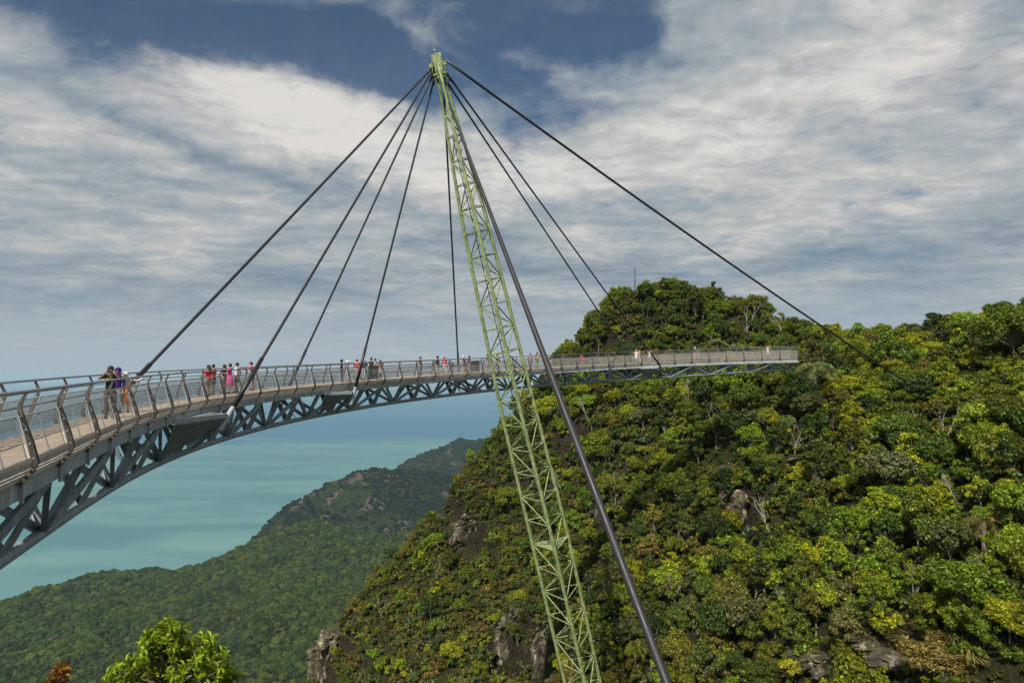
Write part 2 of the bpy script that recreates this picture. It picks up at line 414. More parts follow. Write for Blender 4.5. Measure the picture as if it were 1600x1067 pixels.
# ------------------------------------------------------------------ pylon
PTOP = P(683, 96, 50.0)
def pyl_axis(py):
    ys = [96, 340, 640, 834, 1067, 1500]; xs = [683, 740, 809, 857, 910, 1010]
    return P(float(np.interp(py, ys, xs)), py, float(np.interp(py, [96, 1067, 1500], [50, 55.5, 58.5])))
def build_pylon():
    rows = [100]; 
    while rows[-1] < 1420: rows.append(rows[-1]+37.5)
    def side(py): return float(np.interp(py, [96, 130, 340, 640, 834, 1067, 1250, 1450], [.30, .55, 1.85, 2.6, 2.85, 2.75, 2.1, .8]))
    ax = [pyl_axis(r) for r in rows]; foot = ax[-1]
    py = empty('lattice_pylon', foot, 'tall leaning pale green steel lattice pylon that rises from the valley and holds the cables', 'pylon')
    D = (ax[-1]-ax[0]).normalized()
    toward = Vector((0, -1, 0)); toward = (toward-D*toward.dot(D)).normalized(); rgt = D.cross(toward)
    if rgt.x < 0: rgt = -rgt
    ch = [[], [], []]
    for r, a in zip(rows, ax):
        c = side(r)/math.sqrt(3)
        # three corners: one towards the viewer, two behind
        for k, (u, v) in enumerate(((1.0, .12), (-.60, -.87), (-.48, .90))):
            ch[k].append(a+toward*c*u+rgt*c*v)
    for k in range(3):
        b = MB(); b.tube(ch[k], [.095+.05*min(1, i/6) for i in range(len(rows))], 12); b.build('chord_tube', M_GREEN, py, True)
    for i in range(2, len(rows)-1):
        b = MB()
        for k in range(3): b.tube([ch[k][i], ch[(k+1) % 3][i]], .047, 6, False)
        b.build('ring_strut', M_GREEN, py, True)
        for k in range(3):
            a, c = (ch[k][i], ch[(k+1) % 3][i+1]) if (i+k) % 2 else (ch[(k+1) % 3][i], ch[k][i+1])
            if i+1 >= len(rows): continue
            if (i*3+k) % 1 == 0 and i < 35:
                b = MB(); b.tube([a, c], .05, 6, False)
                o = b.build('diagonal_brace', M_GREEN, py, True)
    # small plate landing seen two thirds of the way down
    i = int(np.argmin([abs(r-862) for r in rows])); b = MB(); b.plate([ch[0][i], ch[1][i], ch[2][i]], .05); b.build('landing_plate', M_GREEN, py)
    # ladder and cable run inside
    b = MB(); up_ = 3; dn = 30
    for o_ in (-.16, .16): b.tube([ax[i]+rgt*o_-toward*.15*min(1, i/8) for i in range(up_, dn)], .035, 6)
    for i in range(up_, dn-1):
        for q in range(6):
            c = ax[i].lerp(ax[i+1], q/6)-toward*.15*min(1, i/8); b.tube([c-rgt*.16, c+rgt*.16], .016, 5, False)
    b.build('ladder', M_DARK, py)
    # head: gusset plates, cap beam
    b = MB(); T = PTOP
    for o_ in (-.5, -.2, .2, .5):
        b.plate([T+rgt*o_*.6-D*.35+toward*.16, T+rgt*o_+D*.8+toward*.45, T+rgt*o_*.6+D*2.2+toward*.05, T+rgt*o_+D*.8-toward*.45, T+rgt*o_*.6-D*.35-toward*.16], .05)
    b.beam(T-rgt*.66+D*.25, T+rgt*.66+D*.3, .28, .26, up=D); b.beam(T-rgt*.36-D*.4, T+rgt*.34-D*.35, .3, .2, up=D)
    b.beam(T-rgt*.6+D*1.0, T+rgt*.6+D*1.0, .5, .12, up=D)
    b.beam(T-D*.25, T+D*1.3, .62, .4, up=toward, w2=.55, h2=.45); b.beam(T+rgt*.15-D*.55, T+rgt*.15-D*.2, .5, .4, up=toward)
    b.build('head_plates', M_GREEN, py)
    b = MB()
    for o_ in (-.58, .0, .58):
        for d_ in (.15, .8, 1.4): b.tube([T+rgt*(o_-.05)+D*d_-toward*.35, T+rgt*(o_+.05)+D*d_-toward*.35], .13, 10)
    b.build('sheaves', M_DARK, py)
    b = MB(); b.tube([T-D*.7, T-D*1.25], .02, 6); b.box(T-D*.8, (.16, .16, .12)); b.build('beacon', M_GREEN, py)
    b = MB(); f = foot
    b.box(f+Vector((0, 0, -.6)), (3.2, 3.2, 1.6), .3); b.build('footing', mat('concrete', (.33, .31, .28), .9, var=.3), py)
    return ax
PAX = build_pylon()

# ------------------------------------------------------------------ stay cables
def anchor_on(line, sg, wtip):
    """station on the bridge side whose bracket tip lies on the cable's line of sight"""
    (x0, y0), (x1, y1) = line; L = math.hypot(x1-x0, y1-y0); best = None
    for s in np.arange(8, 112, .1):
        a = ring(s, sg*wtip, -.62); q = proj(*a)
        d = abs((q[0]-x0)*(y1-y0)-(q[1]-y0)*(x1-x0))/L
        if (q[0]-x0)*(x1-x0) < 0 and abs(x1-x0) > 60: continue
        if best is None or d < best[0]: best = (d, s, a)
    return best[1], best[2]
LOW = {}
def cable(line, sg, label, wing=4.0, dtop=.4, r=.076, offx=0.0, tiprow=None):
    top = P(line[0][0]+offx, line[0][1], 50.1)
    s, a = anchor_on(line, sg, 2.15); t = (top-a).normalized()
    LOW[label] = (s, a)
    c = empty('stay_cable', a, label, 'cable', 'stay cables from the pylon head to the bridge deck')
    b = MB(); L = (top-a).length; n = 22; pts = []
    for i in range(n+1):
        q = i/n; p = a.lerp(top, q); p.z -= .0028*L*4*q*(1-q)*.35; pts.append(p)
    b.tube(pts, r, 8); b.build('cable_rope', M_CABLE, c, True)
    b = MB(); b.tube([a+t*.4, a+t*3.4], [r*1.5, r*1.35], 10); b.build('sleeve', M_CABLE, c, True)
    b = MB(); b.tube([a-t*1.0, a-t*.9, a-t*.1, a+t*.5, a+t*.62], [.13, .155, .135, .10, .07], 14); b.build('socket', M_STEEL_L, c, True)
    b = MB(); b.tube([top-t*1.0, top], [.075, .12], 10); b.build('top_fork', M_DARK, c, True)
    # bracket on the bridge
    t_ = Vector((math.cos(heading(s)), math.sin(heading(s)), 0))
    root1, root2 = ring(s-wing if sg < 0 else s-2.2, sg*(HWALK+.15), -.60), ring(s+.8, sg*(HWALK+.15), -.60)
    tip1, tip2 = a-t_*.35, a+t_*.15
    k = Vector((0, 0, -.02)); b = MB()
    b.plate([root1, root2, tip2+k, tip1+k], .05, (0, 0, 1))
    b.beam(root1, tip1+Vector((0, 0, -.05)), .06, .20); b.build('bracket_top', M_STEEL_L, BR)
    b = MB(); lo1 = ring(s-wing*.55, 0, z=chordz(s-wing*.55)+.1); lo2 = ring(s+1.0, 0, z=chordz(s+1)+.1)
    b.plate([tip1+Vector((0, 0, -.16)), root1+Vector((0, 0, -.14)), lo1], .05)
    b.beam(a+Vector((0, 0, -.1)), lo2, .22, .22); b.build('bracket_web', M_STEEL, BR)
cable(((676, 106), (215, 590)), 1, 'leftmost thin dark stay cable, meeting the far rail beside the reaching tourist')
cable(((677, 108), (362, 640)), -1, 'dark stay cable ending in a big pale socket by the red shirted man')
cable(((679, 112), (462, 582)), 1, 'third dark stay cable from the left, meeting the far rail')
cable(((680, 118), (556, 603)), -1, 'fourth dark stay cable, coming down at the crowd in the middle of the bridge', 2.2)
cable(((693, 130), (716, 575)), 1, 'thin near vertical stay cable just left of the pylon')
cable(((698, 128), (968, 535)), 1, 'thin stay cable right of the pylon, left one of the close pair')
cable(((700, 118), (1024, 562)), -1, 'stay cable right of the pylon, right of the close pair, ending in pale socket', 2.2)
def backstays():
    top = P(697, 95, 50.2); a = P(1372, 566, 79.0); a2 = a+(a-top).normalized()*7
    c = empty('back_cable', a, 'long dark cable sloping from the pylon head down to the forest at the right', 'cable')
    b = MB(); pts = []
    for i in range(31):
        q = i/30; p = a2.lerp(top, q); p.z -= .9*4*q*(1-q)*.5; pts.append(p)
    b.tube(pts, .105, 8); b.build('cable_rope', M_CABLE, c, True)
    b = MB(); b.tube([a2, a2+(top-a2).normalized()*2.5], .15, 10); b.build('socket', M_CABLE, c, True)
    top = P(688, 125, 51.6); bot = P(1042, 1067, 28); end = bot+(bot-top)*.28
    c = empty('back_stay', end, 'thick dark brown steel back stay running down right of the pylon', 'stay')
    b = MB(); b.tube([top.lerp(end, i/24) for i in range(25)], [.07+.115*min(1, i/14) for i in range(25)], 20); b.build('stay_tube', M_STAY, c, True)
    b = MB(); t = (end-top).normalized()
    b.tube([end-t*1.2, end], [.3, .3], 14); b.build('socket', M_STEEL_L, c, True)
    return top, end
STAY = backstays()
# ------------------------------------------------------------------ people
def skin_mesh(name, chains, level=1):
    """chains: list of [(point, radius), ...]; a chain starting with an int index continues from that vertex"""
    V = []; Rr = []; Ed = []
    for ch in chains:
        prev = None
        for it in ch:
            if isinstance(it, str): prev = KEY[it]; continue
            p, r = it[0], it[1]; V.append(p); Rr.append(r); i = len(V)-1
            if len(it) > 2: KEY[it[2]] = i
            if prev is not None: Ed.append((prev, i))
            prev = i
    me = bpy.data.meshes.new(name); me.from_pydata(V, Ed, []); o = bpy.data.objects.new(name, me); COL.objects.link(o)
    o.modifiers.new('skin', 'SKIN'); s_ = o.modifiers.new('sub', 'SUBSURF'); s_.levels = level; s_.render_levels = level
    sv = me.skin_vertices[0].data
    for i, r in enumerate(Rr):
        sv[i].radius = r if isinstance(r, tuple) else (r, r); sv[i].use_root = (i == 0)
    dg = bpy.context.evaluated_depsgraph_get(); dg.update()
    out = bpy.data.meshes.new_from_object(o.evaluated_get(dg)); out.name = name
    bpy.data.objects.remove(o); out.shade_smooth(); return out
KEY = {}
_cm = {}
def cloth(col):
    k = tuple(col)
    if k not in _cm: _cm[k] = mat('cloth %.2f %.2f %.2f' % k, col, .85, 0, .2, .12, 9.0)
    return _cm[k]
SKIN_T = mat('tan skin', (.42, .235, .145), .55, 0, .35, .06, 8.0); SKIN_B = mat('brown skin', (.20, .105, .06), .5, 0, .35, .06, 8.0); SKIN_P = mat('fair skin', (.56, .35, .25), .55, 0, .35, .06, 8.0)
HAIR = mat('black hair', (.012, .009, .008), .5, 0, .4)
def person(px, w, face, label, shirt, legs, h=1.68, skin=SKIN_T, arms='down', lean=0.0, bottoms='shorts', hair='short', haircol=None, sleeve='short', crouch=False, near=False, ground=None, stride=.0):
    """face = compass heading relative to the bridge: 0 looks outwards (far side), 180 towards the camera side"""
    w = max(-.4, min(.48, w*.8)); s = s_for_px(px, w, .9); g = ring(s, w)
    k = h/1.68; rt = empty('person', g, label, 'person', 'visitors on the footbridge')
    hd = heading(s)+math.pi/2-R(face)          # heading+90deg = outward normal
    rz = hd-math.pi/2
    L = R(lean); pel = .60 if crouch else .93
    def U(x, y, z):                             # upper body joint with lean about the pelvis
        dz = z-.93; return (x, y+dz*math.sin(L), pel+dz*math.cos(L)-y*math.sin(L)*.3)
    head = [(U(0, .0, 1.455), .052, 'neck'), (U(0, .015, 1.52), (.066, .072)), (U(0, .012, 1.585), (.078, .092)), (U(0, .0, 1.645), (.062, .075))]
    if crouch: ank = [(-.12, .08), (.12, .12)]; knee = [(-.14, .38, .50), (.14, .40, .46)]
    else: ank = [(-.095, -stride), (.095, stride*.8)]; knee = [(-.10, .03-stride*.3, .50), (.10, .03+stride*.6, .50)]
    A = {}
    for sg in (-1, 1):
        sh = U(sg*.175, 0, 1.375)
        if arms == 'rail': e, wr = U(sg*.25, .10, 1.14), U(sg*.17, .34, 1.16)
        elif arms == 'camera': e, wr = U(sg*.30, .22, 1.27), U(sg*.085, .27, 1.49)
        elif arms == 'spread': e, wr = U(sg*.42, .12, 1.27), U(sg*.68, .24, 1.20)
        elif arms == 'hips': e, wr = U(sg*.34, -.08, 1.16), U(sg*.18, .06, 1.00)
        elif arms == 'reach' and sg > 0: e, wr = U(.42, .05, 1.32), U(.66, .10, 1.46)
        elif arms == 'up' and sg > 0: e, wr = U(.30, .15, 1.36), U(.20, .2, 1.60)
        elif arms == 'back': e, wr = U(sg*.25, -.12, 1.14), U(sg*.06, -.17, 1.0)
        else: e, wr = U(sg*.225, -.02, 1.12), U(sg*.235, .06, .87)
        A[sg] = (sh, e, wr)
    V3 = lambda a: Vector(a)
    def fin(me, name, m, par=rt):
        co = np.empty(len(me.vertices)*3, np.float32); me.vertices.foreach_get('co', co); co = co.reshape(-1, 3)*k
        c, s_ = math.cos(rz), math.sin(rz); x = co[:, 0]*c-co[:, 1]*s_; y = co[:, 0]*s_+co[:, 1]*c; co[:, 0] = x; co[:, 1] = y
        me.vertices.foreach_set('co', co.ravel()); me.update(); me.materials.clear(); me.materials.append(m); return link(name, me, par)
    KEY.clear()
    ch = [[((0, 0, pel), (.135, .10), 'pel'), (U(0, 0, 1.10), (.12, .085)), (U(0, 0, 1.27), (.145, .095), 'chest'), (U(0, 0, 1.38), (.10, .07), 'top')]+head]
    for sg in (-1, 1):
        sh, e, wr = A[sg]; d = (V3(wr)-V3(e)).normalized(); hnd = V3(wr)+d*.07
        ch.append(['top', (sh, .052), (V3(sh).lerp(V3(e), .5), .044), (e, .038), (V3(e).lerp(V3(wr), .4), .036), (wr, .024), (hnd, (.036, .02), 'hand%d' % sg)])
        sd = d.orthogonal().normalized(); sd = Vector((1, 0, 0)) if abs(d.x) < .7 else Vector((0, 1, 0)); sd = (sd-d*d.dot(sd)).normalized(); cu = d.cross(sd).normalized()*.018
        for q, ln in ((-.028, .055), (-.010, .068), (.009, .063), (.027, .048)):
            a = hnd+d*.03+sd*q
            ch.append(['hand%d' % sg, (a, .010), (a+d*ln*.55, .009), (a+d*ln+cu, .007)])
        a = hnd-d*.03-sd*sg*.035*(-1); ch.append(['hand%d' % sg, (a+d*.01, .011), (a+d*.045+sd*sg*.018, .009)])
    for j, sg in enumerate((-1, 1)):
        ax, ay = ank[j]; kn = knee[j]
        ch.append(['pel', ((sg*.09, 0, pel-.06), .088), (V3((sg*.09, 0, pel-.06)).lerp(V3(kn), .5), .072), (kn, .054), (V3(kn).lerp(V3((ax, ay, .09)), .4), .053), ((ax, ay, .09), .036), ((ax*1.05, ay+.05, .045), .036), ((ax*1.15, ay+.15, .03), (.036, .024))])
    body = fin(skin_mesh('body', ch), 'body', skin)
    # nose, ears and eyes
    hc = V3(U(0, .012, 1.585)); fw = Vector((0, math.cos(L), -math.sin(L)*.6)); upv = Vector((0, math.sin(L), math.cos(L)))
    b = MB(); b.tube([hc+fw*.085+upv*.012, hc+fw*.112-upv*.018], [.010, .014], 6)
    for sg in (-1, 1): b.tube([hc+Vector((sg*.080, -.01, 0))-upv*.02, hc+Vector((sg*.088, -.015, 0))+upv*.022], [.014, .016], 6)
    fin(b.mesh('nose_and_ears', skin), 'nose_and_ears', skin, body)
    b = MB()
    for sg in (-1, 1): b.tube([hc+fw*.082+Vector((sg*.032, 0, 0))+upv*.012, hc+fw*.094+Vector((sg*.032, 0, 0))+upv*.012], [.012, .008], 8)
    fin(b.mesh('eyes', HAIR), 'eyes', HAIR, body)
    b = MB(); b.tube([hc+fw*.090+Vector((-.022, 0, 0))-upv*.045, hc+fw*.096-upv*.047, hc+fw*.090+Vector((.022, 0, 0))-upv*.045], [.004, .008, .004], 6)
    fin(b.mesh('mouth', cloth((.25, .08, .06))), 'mouth', cloth((.25, .08, .06)), body)
    # hair / hat / scarf: shell over the skull leaving the face open
    def shell(name, m, r=.104, low=-.055, front=.045, drop=0.0, ears=True):
        Vv = []; Ff = []; nu, nv = 20, 12
        for i in range(nv+1):
            th = math.pi*i/nv
            for j in range(nu):
                ph = 2*math.pi*j/nu; d_ = Vector((math.sin(th)*math.cos(ph), math.sin(th)*math.sin(ph), math.cos(th)))
                q = hc+Vector((d_.x*r*.93, 0, 0))+fw*(d_.y*r*1.06-.012)+upv*(d_.z*r*1.05+.018); Vv.append(q)
        for i in range(nv):
            for j in range(nu):
                a, b_ = i*nu+j, i*nu+(j+1) % nu; c_, d_ = a+nu, b_+nu
                mid = (Vv[a]+Vv[b_]+Vv[c_]+Vv[d_])/4-hc; f_, u_ = mid.dot(fw), mid.dot(upv)
                if f_ > front-(.03 if u_ < 0 else 0) and u_ < .055: continue
                if u_ < low: continue
                Ff.append((a, b_, d_, c_))
        b = MB(); b.add(Vv, Ff); me = b.mesh(name, m, smooth=True)
        return fin(me, name, m)
    hcmat = HAIR if haircol is None else cloth(haircol)
    if hair == 'short': shell('hair', hcmat)
    elif hair == 'bob': shell('hair', hcmat, .112, -.10, .035)
    elif hair == 'long':
        shell('hair', hcmat, .110, -.09, .035)
        b = MB(); b.tube([hc-fw*.05, hc-fw*.095-upv*.12, hc-fw*.115-upv*.26, hc-fw*.12-upv*.36], [.09, .095, .075, .03], 10); fin(b.mesh('hair_tail', hcmat, smooth=True), 'hair_tail', hcmat)
    elif hair == 'cap':
        shell('hair', HAIR, .102); hm = hcmat; shell('cap', hm, .116, .03, .12)
        b = MB(); b.tube([hc+fw*.07+upv*.055, hc+fw*.17+upv*.045], [.075, .055], 10); me = b.mesh('peak', hm); fin(me, 'cap_peak', hm)
    elif hair == 'scarf':
        shell('headscarf', hcmat, .122, -.15, .06)
        b = MB(); b.tube([hc-upv*.07, hc-upv*.16, hc-upv*.27], [.085, .13, .20], 14); fin(b.mesh('scarf_drape', hcmat, smooth=True), 'scarf_drape', hcmat)
    # shirt
    sm_ = cloth(shirt); KEY.clear()
    hem = -.02 if sleeve != 'dress' else 0
    ch = [[(U(0, 0, .86+hem), (.165, .125), 'a'), (U(0, 0, 1.0), (.15, .118)), (U(0, 0, 1.15), (.145, .11)), (U(0, 0, 1.29), (.165, .115)), (U(0, 0, 1.385), (.125, .088), 'top'), (U(0, 0, 1.425), (.07, .065))]]
    for sg in (-1, 1):
        sh, e, wr = A[sg]; sh, e, wr = V3(sh), V3(e), V3(wr)
        if sleeve == 'none': ch.append(['top', (sh, .062)])
        elif sleeve == 'long': ch.append(['top', (sh, .070), (sh.lerp(e, .5), .062), (e, .054), (wr, .040)])
        else: ch.append(['top', (sh, .070), (sh.lerp(e, .38), .064), (sh.lerp(e, .72), .060)])
    if sleeve == 'dress': pass
    fin(skin_mesh('shirt', ch), 'shirt', sm_)
    lm = cloth(legs); KEY.clear()
    if bottoms in ('skirt', 'dress'):
        low = .45 if bottoms == 'dress' else .38
        b = MB(); b.tube([(0, 0, pel+.12), (0, 0, pel), (0, 0, pel-.25), (0, .0, low)], [.135, .165, .20, .24], 18); fin(b.mesh('skirt', lm, smooth=True), 'skirt', lm)
    else:
        ch = [[((0, 0, pel+.07), (.15, .115), 'w'), ((0, 0, pel-.02), (.155, .12), 'p')]]
        for j, sg in enumerate((-1, 1)):
            ax, ay = ank[j]; kn = V3(knee[j]); hp = V3((sg*.092, 0, pel-.08))
            if bottoms == 'shorts': ch.append(['p', (hp, .10), (hp.lerp(kn, .5), .088), (hp.lerp(kn, .88), .080)])
            else: ch.append(['p', (hp, .10), (hp.lerp(kn, .5), .085), (kn, .068), (kn.lerp(V3((ax, ay, .09)), .5), .064), ((ax, ay, .07), .056)])
        fin(skin_mesh('trousers', ch), 'shorts' if bottoms == 'shorts' else 'trousers', lm)
    b = MB()
    for j in range(2):
        ax, ay = ank[j]; b.tube([(ax*1.05, ay-.05, .045), (ax*1.1, ay+.06, .05), (ax*1.17, ay+.19, .033)], [.046, .052, .038], 10)
    fin(b.mesh('shoe', cloth((.06, .05, .05)), smooth=True), 'shoes', cloth((.06, .05, .05)))
    rt['_px'] = px; del rt['_px']
    return rt, fin, A, U, hc, fw, upv, k
def extra(pr, name, b, m):
    """thing carried by a person, kept top-level at the person's place"""
    rt, fin = pr[0], pr[1]
    me = b.mesh(name, m); o = fin(me, name, m, None); o.parent = None; o.location = rt.location; return o

pA = person(172, -.15, 262, 'man in black shirt with yellow print holding a camera up to his face, far left', (.015, .015, .018), (.10, .085, .07), 1.74, SKIN_B, 'camera', bottoms='long', near=True)
hc, fw, upv = pA[4], pA[5], pA[6]
b = MB(); b.tube([hc+Vector((-.078, .06, 0))+upv*.014, hc+fw*.093+Vector((-.035, 0, 0))+upv*.014], .008, 6); b.tube([hc+Vector((.078, .06, 0))+upv*.014, hc+fw*.093+Vector((.035, 0, 0))+upv*.014], .008, 6)
b.beam(hc+fw*.102+Vector((-.066, 0, 0))+upv*.014, hc+fw*.102+Vector((.066, 0, 0))+upv*.014, .012, .034); pA[1](b.mesh('sunglasses', HAIR), 'sunglasses', HAIR)
b = MB(); c = hc+fw*.20-upv*.07; b.box(c, (.14, .05, .095)); b.tube([c, c+Vector((0, .11, 0))], .036, 12)
tag(extra(pA, 'camera', b, M_DARK), 'black camera held up by the man with sunglasses', 'camera')
b = MB()
yel = cloth((.75, .60, .03))
for q in range(7):      # printed yellow patch on the chest
    b.box(Vector((-.10+.034*q, .122-abs(q-3)*.006, 1.245+.012*(q % 2))), (.026, .012, .085))
pA[1](b.mesh('shirt_print', yel), 'shirt_print', yel)
person(184, .35, 285, 'woman in a purple headscarf behind the man with the camera', (.035, .015, .10), (.20, .20, .24), 1.64, SKIN_T, 'down', bottoms='long', hair='scarf', haircol=(.05, .015, .17), sleeve='long')
pC = person(196, .1, 75, 'person in white top and orange skirt stretching an arm out with a phone', (.62, .56, .50), (.62, .19, .05), 1.5, SKIN_P, 'reach', 12, 'skirt', 'scarf', (.55, .50, .44), 'long')
A_ = pC[2][1][2]; b = MB(); b.box(Vector(A_)+Vector((.12, .03, .06)), (.02, .075, .14))
tag(extra(pC, 'phone', b, M_DARK), 'dark phone in the outstretched hand of the person in white', 'phone')
person(325, .1, 5, 'woman with long black hair in a red top and brown shorts', (.72, .02, .03), (.13, .06, .05), 1.62, SKIN_T, 'rail', bottoms='shorts', hair='long')
person(333, .55, 20, 'dark haired person hidden behind the long haired woman in red', (.30, .03, .04), (.07, .06, .06), 1.64, SKIN_T, 'rail', bottoms='shorts')
person(350.5, .6, 10, 'black haired person in a black top left of the magenta dress', (.02, .02, .025), (.10, .11, .09), 1.60, SKIN_T, 'rail', bottoms='shorts', hair='bob')
person(359, .15, -5, 'person in a magenta top and pink skirt seen from behind', (.66, .03, .26), (.70, .07, .30), 1.66, SKIN_T, 'rail', bottoms='dress')
person(370, .2, 0, 'man in a white tee shirt and dark shorts seen from behind', (.78, .77, .74), (.07, .07, .065), 1.70, SKIN_T, 'back', bottoms='shorts')
person(395, .45, -5, 'man in a red shirt and grey shorts with arms spread on the rail', (.80, .015, .02), (.14, .14, .15), 1.72, SKIN_T, 'spread', 10, 'shorts')
person(534, -.2, 150, 'stout man in dark grey shirt and trousers, leftmost of the middle crowd', (.035, .035, .04), (.055, .06, .08), 1.72, SKIN_B, 'hips', bottoms='long')
person(543, .2, 140, 'person in white cap and red patterned top in the middle crowd', (.55, .16, .16), (.40, .33, .30), 1.60, SKIN_P, 'down', bottoms='shorts', hair='cap', haircol=(.75, .74, .70))
person(557, -.1, 70, 'man in a dark red shirt leaning just left of the fourth cable', (.48, .025, .04), (.40, .36, .32), 1.72, SKIN_T, 'rail', 14, 'long')
person(568, .25, 80, 'stooping person in a navy top right beside the fourth cable', (.03, .03, .055), (.42, .42, .44), 1.62, SKIN_T, 'rail', 28, 'long')
person(580.5, .6, 10, 'tall person in black behind the man in white of the middle crowd', (.025, .025, .03), (.05, .05, .06), 1.80, SKIN_T, 'down', bottoms='long')
person(586, .1, 150, 'person in a white and pink shirt at the right of the middle crowd', (.72, .60, .60), (.12, .12, .13), 1.70, SKIN_T, 'down', bottoms='shorts')
person(594, -.1, 200, 'bare armed boy with brown top and white shorts, rightmost of the middle crowd', (.30, .17, .12), (.66, .64, .60), 1.58, SKIN_B, 'down', bottoms='shorts')
person(657.5, .3, -10, 'lone man in dark grey clothes standing between the middle crowd and the pylon', (.06, .058, .055), (.12, .115, .11), 1.74, SKIN_T, 'rail', 4, 'long')
person(683, .0, 185, 'person in a pale yellow shirt and trousers with a black pack', (.62, .45, .13), (.50, .38, .22), 1.72, SKIN_B, 'hips', bottoms='long', hair='cap', haircol=(.03, .03, .03))
person(695, .15, 30, 'person in a bright red shirt and white trousers', (.78, .03, .03), (.68, .66, .62), 1.64, SKIN_T, 'rail', 10, 'long')
person(705, -.2, 200, 'child in a brown shirt crouching on the deck', (.16, .085, .05), (.30, .15, .09), 1.35, SKIN_B, 'rail', 20, 'shorts', crouch=True)
person(725.5, .3, -15, 'person in a white cap, maroon top and dark shorts', (.26, .02, .05), (.05, .04, .06), 1.70, SKIN_P, 'rail', 8, 'shorts', 'cap', (.78, .76, .72))
person(733.5, .1, 120, 'person in a black top next to the white cap', (.035, .03, .03), (.30, .22, .18), 1.64, SKIN_B, 'down', bottoms='shorts')
person(762, .2, -10, 'person in a blue tee shirt and pale shorts left of the pylon', (.04, .13, .50), (.45, .36, .33), 1.72, SKIN_T, 'rail', 5, 'shorts')
person(777, .1, 60, 'person in black partly hidden by the pylon', (.02, .02, .022), (.03, .03, .035), 1.70, SKIN_T, 'down', bottoms='long')
person(828.5, .2, -20, 'woman in a pink and white top and blue jeans', (.66, .34, .36), (.13, .20, .27), 1.66, SKIN_P, 'up', 0, 'long')
person(839, .1, 15, 'man in black with a yellow pack beside the thick back stay', (.02, .02, .02), (.14, .11, .09), 1.76, SKIN_B, 'hips', bottoms='long')
person(909, .1, 60, 'child in a red top on the far part of the bridge', (.62, .03, .03), (.25, .05, .05), 1.35, SKIN_T, 'rail', 0, 'shorts')
person(994.5, .1, 30, 'person in a white dress beside the one in orange', (.76, .70, .64), (.72, .66, .60), 1.66, SKIN_P, 'down', bottoms='dress', hair='cap', haircol=(.7, .45, .2))
person(999.5, .4, 10, 'person in a bright orange shirt on the far part of the bridge', (.85, .22, .04), (.55, .50, .45), 1.70, SKIN_P, 'spread', 0, 'long')
person(1015.5, .1, 30, 'person in a pale pink top and white shorts by the pale cable socket', (.74, .58, .58), (.68, .63, .60), 1.68, SKIN_P, 'rail', 0, 'shorts')
person(1086, .3, 0, 'person in a dark top with pale bag, left one of the distant pair', (.07, .07, .09), (.45, .40, .36), 1.66, SKIN_P, 'down', bottoms='shorts', hair='cap', haircol=(.7, .68, .65))
person(1091, .0, 0, 'person in a grey top, right one of the distant pair', (.14, .13, .15), (.40, .36, .34), 1.66, SKIN_T, 'down', bottoms='shorts')
person(1200, .0, 190, 'person in white holding up a camera near the far end of the bridge', (.74, .72, .74), (.60, .52, .48), 1.70, SKIN_P, 'camera', 0, 'shorts')
def pack(px, w, face, col, label):
    s = s_for_px(px, w, .9); g = ring(s, w)+Vector((0, 0, 1.22)); hd = heading(s)+math.pi/2-R(face)
    b = MB(); rz = hd-math.pi/2
    b.sweep([[(g.x+(x*math.cos(rz)-y*math.sin(rz)), g.y+(x*math.sin(rz)+y*math.cos(rz)), g.z+z) for x, y in ((-.15*q, -.13), (.15*q, -.13), (.13*q, -.30*q), (-.13*q, -.30*q))] for z, q in ((-.24, .8), (-.1, 1), (.12, 1), (.22, .7))])
    o = b.build('backpack', cloth(col)); tag(o, label, 'backpack')
pack(839, .1, 15, (.55, .40, .08), 'yellow backpack worn by the man in black')
pack(683, .0, 60, (.03, .03, .03), 'black backpack worn by the person in pale yellow')

def stand_panel(px, w, label):
    s = s_for_px(px, w, .5); c = ring(s, w); t = (ring(s+.1, w)-ring(s-.1, w)).normalized()
    e = empty('mesh_gate', c, label, 'gate', 'mesh gate panels on the deck')
    b = MB(); h = 1.15; a, d = c-t*.62, c+t*.62; up = Vector((0, 0, h))
    for p, q in ((a, a+up), (d, d+up), (a+Vector((0, 0, .12)), d+Vector((0, 0, .12))), (a+up, d+up)): b.beam(p, q, .06, .06)
    b.build('frame', M_POST, e)
    b = MB(); b.plate([a+Vector((0, 0, .15)), d+Vector((0, 0, .15)), d+up, a+up], .012); b.build('panel', mat('grey gate panel', (.14, .15, .15), .5, .3, var=.2), e)
stand_panel(583, -.75, 'grey mesh gate panel standing beside the middle crowd')
stand_panel(742, -.75, 'grey mesh gate panel standing just left of the pylon')
